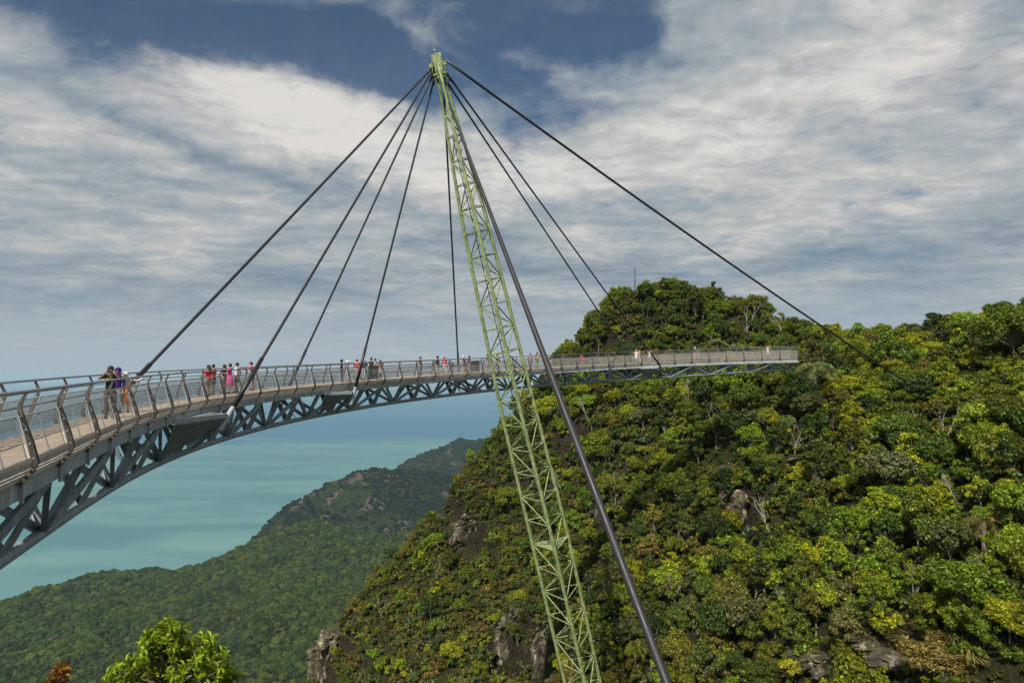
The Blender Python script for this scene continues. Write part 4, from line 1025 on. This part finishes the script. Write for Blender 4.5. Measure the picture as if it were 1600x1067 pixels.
def outcrop(px, py, ra, rb, label, seed):
    c = hit(px, py)
    if c is None: return
    w = ra/FPX*c.y*3.1; h = rb/FPX*c.y*2.7; dpt = max(w, 2.5)*.75
    bm = bmesh.new(); bmesh.ops.create_icosphere(bm, subdivisions=5, radius=1)
    o_ = Vector((seed*7.3, seed*3.1, 0))
    for v in bm.verts:
        d = v.co.copy(); d = Vector([math.copysign(abs(t)**.6, t) for t in d]); p = Vector((d.x*w/2.3, d.y*dpt/2.2, d.z*h/2.3))
        q = Vector((p.x*.9, p.y*.9, p.z*.35))+o_
        j_ = Vector((mnoise.noise(p*.8+o_), mnoise.noise(p*.8-o_), 0))*.5; cell = mnoise.cell(Vector((p.x*.75, p.y*.75, p.z*.28))+o_+j_); c2 = mnoise.cell(Vector((p.x*1.9, p.y*1.9, p.z*.8))-o_+j_*2)
        k = 1+.42*(cell-.5)+.20*(c2-.5)+.22*mnoise.ridged_multi_fractal(q*.55, .8, 2.1, 5, .9, 2.0)-.25+.14*mnoise.noise(p*2.2+o_)
        v.co = Vector((p.x*k, p.y*k, p.z*(1+.2*mnoise.noise(q))))
    me = bpy.data.meshes.new('rock_outcrop'); bm.to_mesh(me); bm.free(); me.materials.append(M_ROCKT if seed in (1, 3, 4) else M_ROCK)
    o = link('rock_outcrop', me); o.location = c+Vector((0, dpt*.33, -h*.06)); tag(o, label, 'rock', 'bare rock faces on the mountainside')
RL = ['pale topped grey rock face high on the left spur', 'reddish rock face beside the pale one on the left spur', 'pale rock cliff on the far left edge of the spur', 'pale rock at the bottom left edge of the spur',
      'dark brown cliff under the ochre grass, left of the pylon foot', 'dark brown cliff right beside the lower pylon', 'small rock above the dark cliff beside the pylon', 'flat grey ledge high on the right slope', 'tall narrow grey rock below the flat ledge',
      'brown rock right of the thick back stay', 'small pale rock between pylon and back stay', 'red brown rock wall at the bottom right', 'pale streaked rock at the bottom right', 'dark rock above the bottom right wall', 'bare tan rock patch below the bridge end']
for i, (a, b_, ra, rb) in enumerate(ROCKS): outcrop(a, b_, ra, rb, RL[i], i+1)

# dry grass on ledges
def grass_geo(seed, n_=70, L=.85):
    r_ = np.random.default_rng(seed); V = []; F = []
    for i in range(n_):
        th = r_.uniform(0, 6.28); b0 = np.array([math.cos(th), math.sin(th), 0])*r_.uniform(0, .25); dd = np.array([math.cos(th), math.sin(th), 0]); l = L*r_.uniform(.6, 1.2); w = np.array([-dd[1], dd[0], 0])*.035
        m1 = b0+dd*l*.25+np.array([0, 0, l*.7]); t1 = b0+dd*l*.75+np.array([0, 0, l*.62]); k = len(V)
        V += [b0-w, b0+w, m1+w, m1-w, t1+w*.2, t1-w*.2]; F += [(k, k+1, k+2, k+3), (k+3, k+2, k+4, k+5)]
    return V, F
M_GRASS = leaf_mat('dry ochre grass', (.165, .150, .050), .3); gv = [grass_geo(i) for i in range(3)]
GC = proto_coll('grass_kinds', [np_mesh('tuft', *g, M_GRASS) for g in gv])
def grass():
    X, Y, Z, px, py, d = scatter_pts(.75, 51); r_ = np.random.default_rng(52)
    zone = [(800, 925, 70, 32, .9), (1000, 930, 50, 30, .15), (1060, 790, 60, 22, .6), (1300, 1010, 150, 26, .7), (1120, 1020, 70, 40, .55), (730, 760, 50, 22, .5), (860, 760, 60, 60, .22), (650, 830, 40, 30, .3), (700, 1000, 60, 50, .35), (850, 880, 50, 30, .4), (560, 1000, 40, 40, .2), (1540, 560, 40, 12, .8), (1420, 960, 60, 20, .5)]
    pr = np.zeros(len(X))
    for a, b_, ra, rb, k in zone: pr = np.maximum(pr, k*np.exp(-(((px-a)/ra)**2+((py-b_)/rb)**2)))
    keep = r_.uniform(0, 1, len(X)) < pr*1.2; X, Y, Z = X[keep], Y[keep], Z[keep]; n_ = len(X)
    sc = r_.uniform(.8, 1.7, n_)
    o = gn_scatter('dry_grass', np.stack([X, Y, Z+.15], 1), np.repeat(sc[:, None], 3, 1), np.stack([0*X, 0*X, r_.uniform(0, 6.28, n_)], 1), r_.integers(0, 3, n_), GC)
    tag(o, 'dry ochre grass hanging over the rock ledges', 'grass')
grass()

# dead trees, palms and mast
def dead_geo(seed):
    r_ = random.Random(seed); b = MB()
    def grow(p, d, l, r, dep):
        q = p+d*l; m5 = p.lerp(q, .5)+Vector((r_.uniform(-.1, .1), r_.uniform(-.1, .1), r_.uniform(-.05, .1)))*l
        b.tube([p, m5, q], [r, r*.8, r*.55], 5, False)
        if dep == 0: return
        for _ in range(2+(r_.random() < .4)):
            nd = (d+Vector((r_.uniform(-1, 1), r_.uniform(-1, 1), r_.uniform(-.2, .8)))*.75).normalized(); grow(q, nd, l*r_.uniform(.55, .8), r*.55, dep-1)
        if r_.random() < .7: grow(m5, (d+Vector((r_.uniform(-1, 1), r_.uniform(-1, 1), .2))).normalized(), l*.5, r*.4, max(0, dep-2))
    grow(Vector((0, 0, -.8)), Vector((r_.uniform(-.3, .3), r_.uniform(-.3, .3), 1)).normalized(), 2.1, .075, 4)
    return b.mesh('dead_tree', M_DEADW, smooth=True)
DEAD = [dead_geo(i) for i in range(5)]
DP = [(1470, 690, 1.6, 'big forked bleached dead tree at the upper right'), (1440, 660, 1.0, 'thin dead tree left of the big forked one'), (1212, 830, 1.3, 'white dead tree with spread branches in mid slope'), (1116, 690, 1.2, 'slim bare pole tree under the middle of the slope'), (1345, 715, 1.0, 'small pale dead branches right of the tan rock'),
      (1425, 930, 1.4, 'long grey dead trunk low on the right slope'), (1552, 900, 1.1, 'white crooked dead tree at the far right'), (1500, 770, 1.0, 'pale dead tree below the big forked one'), (1240, 700, 1.1, 'fallen tan branches below the bridge end'), (1090, 640, 1.2, 'pale bare trunk just under the bridge'),
      (1166, 520, 1.2, 'pale trunk tree above the far bridge deck'), (1225, 525, 1.1, 'pale trunk tree near the bridge end'), (925, 660, .9, 'thin dead tree left below the bridge'), (960, 780, .9, 'dead snag right of the thick back stay'),
      (1060, 930, 1.0, 'dead branch tree low centre'), (1140, 970, 1.1, 'white dead branches low centre right'), (1230, 935, .9, 'thin pale dead tree low right centre'), (880, 760, .8, 'grey snag behind the pylon'), (680, 900, .7, 'small grey snag on the left spur'), (600, 960, .7, 'tiny grey snag low on the left spur'), (1335, 890, .9, 'small dead tree at the right centre'), (1280, 620, 1.0, 'pale dead branches beside the palm')]
for i, (a, b_, s_, lab) in enumerate(DP):
    c = hit(a, b_, lift=1.5)
    if c is None: continue
    s_ *= max(.7, c.y/90); o = link('dead_tree', DEAD[i % 5]); o.location = c; o.rotation_euler = (0, 0, i*1.3); o.scale = (s_,)*3
    tag(o, lab, 'dead tree', 'bleached dead trees on the mountainside')
M_PALM = leaf_mat('palm leaflets', (.20, .23, .08), .35)
def palm(px, py, s_, label, m_, Y=None):
    c = hit(px, py, lift=2.0)
    if Y is not None: tp = P(px, py, Y); c = Vector((tp.x, tp.y, float(gz(tp.x, tp.y))))
    if c is None: return
    e = empty('palm_tree', c, label, 'palm', 'palms on the mountainside'); r_ = random.Random(int(px))
    H = 3.4*s_ if Y is None else max(1.5, tp.z-c.z); b = MB(); b.tube([c-Vector((0, 0, 1)), c+Vector((.1, 0, H*.5)), c+Vector((.15, 0, H))], [.2, .16, .14], 8); b.build('trunk', M_BARK, e, True)
    top = c+Vector((.15, 0, H))
    for k in range(14):
        th = k*2*math.pi/14+r_.uniform(-.2, .2); el_ = r_.uniform(.25, 1.15); L = 2.8*s_*r_.uniform(.85, 1.1); dd = Vector((math.cos(th), math.sin(th), 0)); pts = []
        for j in range(9):
            q = j/8; pts.append(top+dd*(L*q*math.cos(el_)*1.15)+Vector((0, 0, L*(q*math.sin(el_)-q*q*.85))))
        b = MB(); b.tube(pts, [.035*(1-.8*j/8) for j in range(9)], 4, False)
        sd = dd.cross(Vector((0, 0, 1)))
        for j in range(1, 8):
            for f in (0, .33, .66):
                p0 = pts[j].lerp(pts[j+1], f) if j < 8 else pts[8]; t = (pts[j+1]-pts[j]).normalized(); ll = .62*s_*math.sin(math.pi*min(1, (j+f)/8*.9+.1))
                for sg in (-1, 1):
                    tip = p0+sd*sg*ll+t*ll*.5-Vector((0, 0, ll*.45)); w = t*.03*s_
                    b.add([p0-w, p0+w, tip+w*.3, tip-w*.3], [(0, 1, 2, 3)])
        b.build('frond', m_, e)
palm(1272, 574, 1.45, 'green palm with arching fronds beside the bridge end', M_PALM, 89.0)
palm(1120, 545, .95, 'green palm just above the far bridge deck', M_PALM)
palm(1150, 548, .8, 'smaller palm right of the other above the deck', M_PALM)
palm(1535, 826, .72, 'brownish drooping palm low at the far right', leaf_mat('dry palm leaflets', (.14, .12, .04), .3))
c = hit(992, 462, lift=0.5) or P(992, 470, 141)
e = empty('radio_mast', c, 'thin grey radio mast on the summit of the knoll', 'mast')
top = P(992, 417, c.y); b = MB(); b.tube([c-Vector((0, 0, .5)), top], [.11, .07], 6); b.build('mast_pole', M_DARK, e)
b = MB()
for q in (.8, .88, .95): z = c.lerp(top, q); b.tube([z-Vector((.3, 0, 0)), z+Vector((.3, 0, 0))], .02, 5)
b.build('aerial', M_STEEL_L, e)

# taller skyline trees and the ones around the bridge end
def big_tree(px, py, h, shp, t, label, lift=1.0, Y=None):
    c = hit(px, py, lift=lift) if Y is None else P(px, py, Y)
    if c is None: return
    if Y is not None: c.z = float(gz(c.x, c.y))
    cr, tm, rad, hh, _ = TREES[shp]; s_ = h/hh
    e = empty('forest_tree', c-Vector((0, 0, .3)), label, 'tree', 'larger trees covering the mountainside'); e.rotation_euler = (0, 0, px*.37); e.scale = (s_, s_, s_)
    link('crown', cr[t], e); link('trunk', tm, e)
big_tree(1270, 575, 7.6, 7, 5, 'tall loose grey green tree behind the palm at the far bridge end', Y=95)
big_tree(1300, 570, 7.2, 7, 0, 'tall loose dark tree right of the far bridge end', Y=95)
big_tree(1332, 565, 6.8, 7, 1, 'slender tree standing against the sky right of the bridge end', Y=97)
big_tree(1249, 560, 6.4, 7, 0, 'loose tree right against the end of the bridge deck', Y=88.6)
big_tree(1585, 520, 7.2, 6, 1, 'wide crowned tree topping the ridge at the far right', Y=80)
big_tree(1520, 540, 5.5, 5, 0, 'slender dark tree on the ridge at the right', Y=86)

# ------------------------------------------------------------------ near tree at the lower left
def leaf_shape(L, w):
    return np.array([(0, 0, 0), (L*.25, w*.42, .012), (L*.6, w*.5, .012), (L, 0, -.02), (L*.6, -w*.5, .012), (L*.25, -w*.42, .012), (L*.3, 0, -.008), (L*.65, 0, -.01)]), [(0, 6, 1), (6, 7, 2, 1), (7, 3, 2), (0, 5, 6), (6, 5, 4, 7), (7, 4, 3)]
def rosette(b, p, axis, r_, L=.13, n_=9):
    axis = axis.normalized(); a = axis.orthogonal().normalized(); c_ = axis.cross(a)
    for k in range(n_):
        th = k*2.4+r_.uniform(-.3, .3); tilt = r_.uniform(.15, 1.0)*(k/n_*.8+.35); l = L*r_.uniform(.75, 1.15)
        d = (a*math.cos(th)+c_*math.sin(th))*math.cos(tilt*.0+.0)+axis*(1.15-tilt*1.5); d.normalize()
        sd = d.cross(axis); sd = sd.normalized() if sd.length > .05 else a; up = sd.cross(d)
        V, F = leaf_shape(l, l*.33); W = [p+axis*.01*k+d*v[0]+sd*v[1]+up*v[2] for v in V]; b.add(W, F)
M_NEARLEAF = leaf_mat('glossy bright leaves', (.16, .25, .022), .38, .1)
M_REDLEAF = leaf_mat('young red leaves', (.46, .19, .045), .4, .5)
def near_tree(outline, Y, name, label, m_, L, base_px, seed, gy_off=0.0):
    """outline: list of (px, py, r) blobs that the leaf whorls fill"""
    r_ = random.Random(seed); base = P(base_px, 1250, Y+gy_off); gzv = float(gz(base.x, base.y)); base.z = gzv
    e = empty(name, base, label, 'tree' if name != 'sapling' else 'sapling'); tips = []
    for px, py, r, n_ in outline:
        for _ in range(int(n_*1.5)):
            th, q = r_.uniform(0, 6.28), math.sqrt(r_.random()); d = r_.uniform(-.35, .35)*Y/8
            tips.append(P(px+r*q*math.cos(th), py+r*q*math.sin(th), Y+d))
    hub = P(base_px, 1075, Y); b = MB(); b.tube([base-Vector((0, 0, .4)), base.lerp(hub, .5)+Vector((.08, 0, 0)), hub], [.07, .055, .04], 8)
    lv = MB()
    for t in tips:
        s_ = hub.lerp(t, r_.uniform(.15, .45)); s_.x = hub.x+(s_.x-hub.x)*.6; mid = s_.lerp(t, .55)+Vector((0, 0, -.03)); b.tube([hub, s_, mid, t], [.022, .014, .008, .005], 5, False)
        ax = (t-mid).normalized()+Vector((r_.uniform(-.3, .3), r_.uniform(-.4, .1), .6)); rosette(lv, t, ax, r_, L)
        if r_.random() < .6: rosette(lv, t.lerp(mid, .5), ax, r_, L*.9, 6)
    b.build('trunk', M_BARK, e, True); lv.build('crown', m_, e)
near_tree([(266, 992, 16, 12), (250, 1012, 30, 20), (292, 1020, 30, 18), (322, 1014, 14, 6), (262, 1042, 36, 26), (326, 1050, 32, 18), (354, 1056, 14, 7), (202, 1058, 22, 12), (228, 1040, 14, 6), (178, 1068, 12, 4), (270, 1088, 80, 26)], 8.2, 'leafy_tree', 'bright green leafy tree top poking up at the bottom left', M_NEARLEAF, .098, 280, 3)
near_tree([(95, 1052, 9, 9), (88, 1068, 12, 10)], 8.0, 'sapling', 'small sapling with orange red young leaves at the bottom left corner', M_REDLEAF, .075, 95, 8)

# ------------------------------------------------------------------ far hills, sea, haze
SEA = -690.0
far_px = [(-150, 990, 1450), (0, 952, 1560), (60, 915, 1640), (130, 897, 1700), (190, 903, 1720), (240, 890, 1740), (280, 890, 1760), (340, 866, 1800), (420, 835, 1860), (470, 812, 1900), (500, 812, 1910), (560, 826, 1900), (640, 828, 1880), (700, 838, 1850), (760, 850, 1850),
  (-100, 1067, 1000), (0, 1067, 1000), (100, 1067, 980), (0, 1010, 1260), (100, 980, 1320), (240, 1067, 960), (240, 1000, 1200), (240, 940, 1480), (360, 1067, 900), (360, 1000, 1080), (360, 920, 1400), (480, 1067, 850), (480, 1000, 1000), (480, 900, 1400), (560, 900, 1350), (600, 1000, 950), (600, 870, 1600), (700, 950, 1000), (420, 960, 1150),
  (470, 880, 2080), (560, 890, 2080), (640, 895, 2060), (720, 900, 2050), (430, 862, 2120), (400, 845, 2300), (440, 805, 2500), (500, 774, 2600), (540, 752, 2650), (575, 739, 2700), (620, 742, 2700), (650, 737, 2700), (700, 745, 2650), (760, 750, 2600), (560, 800, 2350), (640, 800, 2350), (520, 830, 2250), (640, 850, 2200), (700, 850, 2200), (470, 840, 2300), (600, 785, 3050), (680, 785, 3000), (760, 780, 3000),
  (600, 752, 3500), (640, 722, 3650), (680, 702, 3750), (718, 688, 3800), (752, 686, 3850), (800, 690, 3850), (860, 690, 3800), (720, 735, 3350), (780, 735, 3350)]
FC = [(q.x, q.y, q.z) for q in (P(*t) for t in far_px)]
FC += [(-1900, 1300, SEA-30), (-1700, 1750, SEA-30), (-1350, 2150, SEA-40), (-1000, 2500, SEA-40), (-1100, 3000, SEA-60), (-1000, 3600, SEA-80), (-850, 4100, SEA-60), (-500, 4500, SEA-60), (0, 4700, SEA-60), (600, 4700, SEA-60), (-900, 2250, -610), (-1900, 900, -640), (-1600, 1200, -560), (-600, 600, -330), (-300, 450, -250), (0, 450, -180), (0, 700, -250), (300, 500, -150), (300, 1500, -300), (400, 2500, -350), (900, 700, -200), (900, 2000, -350), (900, 3500, -450), (-1000, 500, -450), (-1700, 400, -600), (-2300, 600, SEA-40), (0, 100, -170), (500, 100, -150), (-600, 100, -300), (-1500, 50, -560), (-780, 2650, -640)]
FC = np.array(FC)
fW = rbf_fit(FC, 22, 1)
FS = 11.; fx = np.arange(-2350, 950, FS); fy = np.arange(60, 4750, FS); FXX, FYY = np.meshgrid(fx, fy); FZ = rbf_eval(FC, fW, FXX, FYY, 22)
FZ += fbm(FXX, FYY, 330, 5, 61)*30+(np.abs(fbm(FXX, FYY, 170, 5, 88))-.12)*(-48)*(1+1.0*(FYY > 2250))*np.clip((FZ-SEA)/120, 0, 1)
FZ = np.minimum(FZ, 40); dd_ = np.hypot(FXX, FYY); FZ = np.where(dd_ < 500, np.minimum(FZ, -150-(500-dd_)*.1), FZ)
idx = np.arange(len(fx)*len(fy)).reshape(len(fy), len(fx)); F_ = np.stack([idx[:-1, :-1], idx[:-1, 1:], idx[1:, 1:], idx[1:, :-1]], -1).reshape(-1, 4)
def hill_mat():
    m_ = bpy.data.materials.new('wooded hills'); m_.use_nodes = True; nt = m_.node_tree; n = NT(nt); bs = nt.nodes['Principled BSDF']
    g = n.node('ShaderNodeNewGeometry'); p = g.outputs['Position']; f = n.noise(p, .004, 6, .6); f2 = n.noise(p, .06, 4, .6)
    c = n.mix(n.ss(f2, .35, .65), (.010, .016, .006), (.026, .036, .012))
    c = n.mix(n.ss(n.noise(p, .011, 7, .7), .54, .60), c, (.095, .068, .056))
    n.put(bs.inputs['Base Color'], c); bs.inputs['Roughness'].default_value = 1; bs.inputs['Specular IOR Level'].default_value = .05; return m_
hl = link('hills', np_mesh('hills', np.stack([FXX, FYY, FZ], -1).reshape(-1, 3), F_, hill_mat(), True)); tag(hl, kind='structure')
def fz(x, y):
    i = np.clip((x-fx[0])/FS, 0, len(fx)-1.001); j = np.clip((y-fy[0])/FS, 0, len(fy)-1.001); i0 = i.astype(int); j0 = j.astype(int); a = i-i0; b_ = j-j0
    return (FZ[j0, i0]*(1-a)+FZ[j0, i0+1]*a)*(1-b_)+(FZ[j0+1, i0]*(1-a)+FZ[j0+1, i0+1]*a)*b_
def canopy_mat(name, base):
    m_ = bpy.data.materials.new(name); m_.use_nodes = True; nt = m_.node_tree; n = NT(nt); bs = nt.nodes['Principled BSDF']
    oi = n.node('ShaderNodeObjectInfo'); ro = oi.outputs['Random']; lf = n.noise(oi.outputs['Location'], .006, 4, .6)
    g = n.node('ShaderNodeNewGeometry')
    c = n.mix(ro, tuple(x*.55 for x in base), tuple(x*1.5 for x in base)); c = n.mix(n.ss(lf, .42, .62), c, n.mix(1.0, c, (1.25, 1.22, .9), 'MULTIPLY'))
    c = n.mix(n.m('GREATER_THAN', ro, .93), c, (base[0]*1.9, base[1]*1.7, base[2]*1.3))
    c = n.mix(n.ss(n.noise(g.outputs['Position'], .45, 3, .7), .4, .62), n.mix(1.0, c, (.6, .65, .6), 'MULTIPLY'), c)
    n.put(bs.inputs['Base Color'], c); bs.inputs['Roughness'].default_value = 1; bs.inputs['Specular IOR Level'].default_value = .05; return m_
def blob_geo(seed, sub=3):
    bm = bmesh.new(); bmesh.ops.create_icosphere(bm, subdivisions=sub, radius=1); o_ = Vector((seed*5.1, seed*2.3, seed*.7))
    for v in bm.verts:
        k = .78+.42*abs(mnoise.noise(v.co*1.9+o_))*1.6+.26*mnoise.noise(v.co*4.5+o_); v.co = Vector((v.co.x*k, v.co.y*k, v.co.z*k*.85))
    me = bpy.data.meshes.new('crown_blob'); bm.to_mesh(me); bm.free(); return me
def far_forest():
    CM = [canopy_mat('far canopy %d' % i, c) for i, c in enumerate([(.031, .050, .015), (.040, .060, .017), (.049, .066, .017)])]
    CM += [canopy_mat('cloud shaded headland canopy %d' % i, c) for i, c in enumerate([(.008, .015, .008), (.011, .019, .010), (.015, .022, .010)])]  # darker greens: cloud shadow on the back ridges painted into the crown colour
    ms = []
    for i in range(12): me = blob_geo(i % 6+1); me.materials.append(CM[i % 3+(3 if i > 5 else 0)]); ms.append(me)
    c = proto_coll('far_kinds', ms); r_ = np.random.default_rng(91); PTS = []; SC = []
    for y0, y1, sp, rr in ((600, 1500, 8.5, 5.8), (1500, 2200, 10.0, 6.6), (2200, 3000, 12.5, 8.2), (3000, 4200, 16., 10.5)):
        xs = np.arange(-.86*y1, .16*y1, sp); ys = np.arange(y0, y1, sp); X, Y = np.meshgrid(xs, ys); X = X.ravel()+r_.uniform(-.5, .5, X.size)*sp; Y = Y.ravel()+r_.uniform(-.5, .5, Y.size)*sp
        Z = fz(X, Y); px, py, d = proj(X, Y, Z+5); keep = (px > -60) & (px < 960) & (py < 1130) & (Z > SEA+3)
        # open line of sight
        X, Y, Z = X[keep], Y[keep], Z[keep]; ok = np.ones(len(X), bool)
        for q in np.linspace(.3, .99, 50): ok &= fz(X*q, Y*q) < (Z+14)*q+2
        X, Y, Z = X[ok], Y[ok], Z[ok]
        bare = fbm(X, Y, 90, 4, 123); steep = np.abs(fz(X+12, Y)-Z)+np.abs(fz(X, Y+12)-Z); tall = 1; k2 = ~((bare > .04) & (steep > 7.0) & (Y > 2150)); X, Y, Z = X[k2], Y[k2], Z[k2]
        PTS.append(np.stack([X, Y, Z+rr*.15], 1)); s_ = rr*r_.uniform(.55, 1.2, len(X))*(1+.5*(r_.uniform(0, 1, len(X)) > .94)); SC.append(np.stack([s_, s_, s_*r_.uniform(.7, 1.15, len(X))], 1))
    PTS = np.concatenate(PTS); SC = np.concatenate(SC); n_ = len(PTS); print('far crowns', n_)
    ro = np.stack([r_.uniform(-.2, .2, n_), r_.uniform(-.2, .2, n_), r_.uniform(0, 6.28, n_)], 1)
    o = gn_scatter('far_woodland', PTS, SC, ro, r_.integers(0, 6, n_)+6*(PTS[:, 1]+r_.normal(0, 12, n_) > 2000), c); tag(o, 'dark green rainforest covering the hills above the sea', 'forest')  # crowns beyond the first ridge take the painted cloud-shadow greens
far_forest()
def sea():
    m_ = bpy.data.materials.new('sea water'); m_.use_nodes = True; nt = m_.node_tree; n = NT(nt); bs = nt.nodes['Principled BSDF']
    g = n.node('ShaderNodeNewGeometry'); p = g.outputs['Position']; s_ = n.xyz(p)
    dist = n.m('SQRT', n.add(n.mul(s_[0], s_[0]), n.mul(s_[1], s_[1])))
    wob = n.noise(n.comb(n.mul(s_[0], .00035), n.mul(s_[1], .0009), 0), 1.0, 6, .6, 1.2); f = n.add(dist, n.mul(n.sub(wob, .5), 6500))
    c = n.mix(n.ss(f, 1500, 3600), (.155, .295, .265), (.075, .185, .20)); 
    pale = n.mul(n.ss(f, 4500, 5600), n.ss(f, 5600, 8200, 1.0, 0.0)); shoal = n.ss(n.add(n.mul(s_[0], .0012), n.mul(n.sub(wob, .5), 7.0)), -1.2, .8)
    c = n.mix(n.mul(pale, shoal), c, (.14, .33, .29)); c = n.mix(n.mul(n.ss(n.noise(n.comb(n.mul(s_[0], .0007), n.mul(s_[1], .0022), 3.0), 1.0, 5, .6, .8), .40, .60), .6), c, (.14, .27, .26)); c = n.mix(n.ss(n.add(dist, n.mul(n.sub(wob, .5), 2600)), 6700, 8200), c, (.035, .135, .215))
    n.put(bs.inputs['Base Color'], c); bs.inputs['Roughness'].default_value = .6; bs.inputs['Specular IOR Level'].default_value = .15
    b = n.node('ShaderNodeBump'); b.inputs['Strength'].default_value = .25; b.inputs['Distance'].default_value = 3.0; n.put(b.inputs['Height'], n.noise(p, .03, 5, .6)); nt.links.new(b.outputs[0], bs.inputs['Normal'])
    k = 96; V = [(0, 0, SEA)]; F = []; rads = [2000, 8000, 30000, 80000]
    for r in rads:
        for j in range(k): V.append((r*math.cos(2*math.pi*j/k), r*math.sin(2*math.pi*j/k), SEA))
    for j in range(k):
        F.append((0, 1+j, 1+(j+1) % k))
        for i in range(3): F.append((1+i*k+j, 1+(i+1)*k+j, 1+(i+1)*k+(j+1) % k, 1+i*k+(j+1) % k))
    me = bpy.data.meshes.new('sea'); me.from_pydata(V, [], F); me.materials.append(m_); tag(link('sea', me), kind='structure')
sea()
def haze():
    m_ = bpy.data.materials.new('haze air'); m_.use_nodes = True; nt = m_.node_tree; nt.nodes.clear(); out = nt.nodes.new('ShaderNodeOutputMaterial'); v = nt.nodes.new('ShaderNodeVolumePrincipled')
    v.inputs['Color'].default_value = (.62, .86, 1, 1); v.inputs['Density'].default_value = HAZE_D; v.inputs['Anisotropy'].default_value = .0
    nt.links.new(v.outputs[0], out.inputs['Volume']); b = MB(); b.box((0, 0, (SEA-140+45)/2), (170000, 170000, 45-(SEA-140))); o = b.build('haze', m_); tag(o, kind='stuff')
    tag(o, 'thin pale haze over the sea and the far hills', 'haze')
HAZE_D = 4.0e-5
haze()
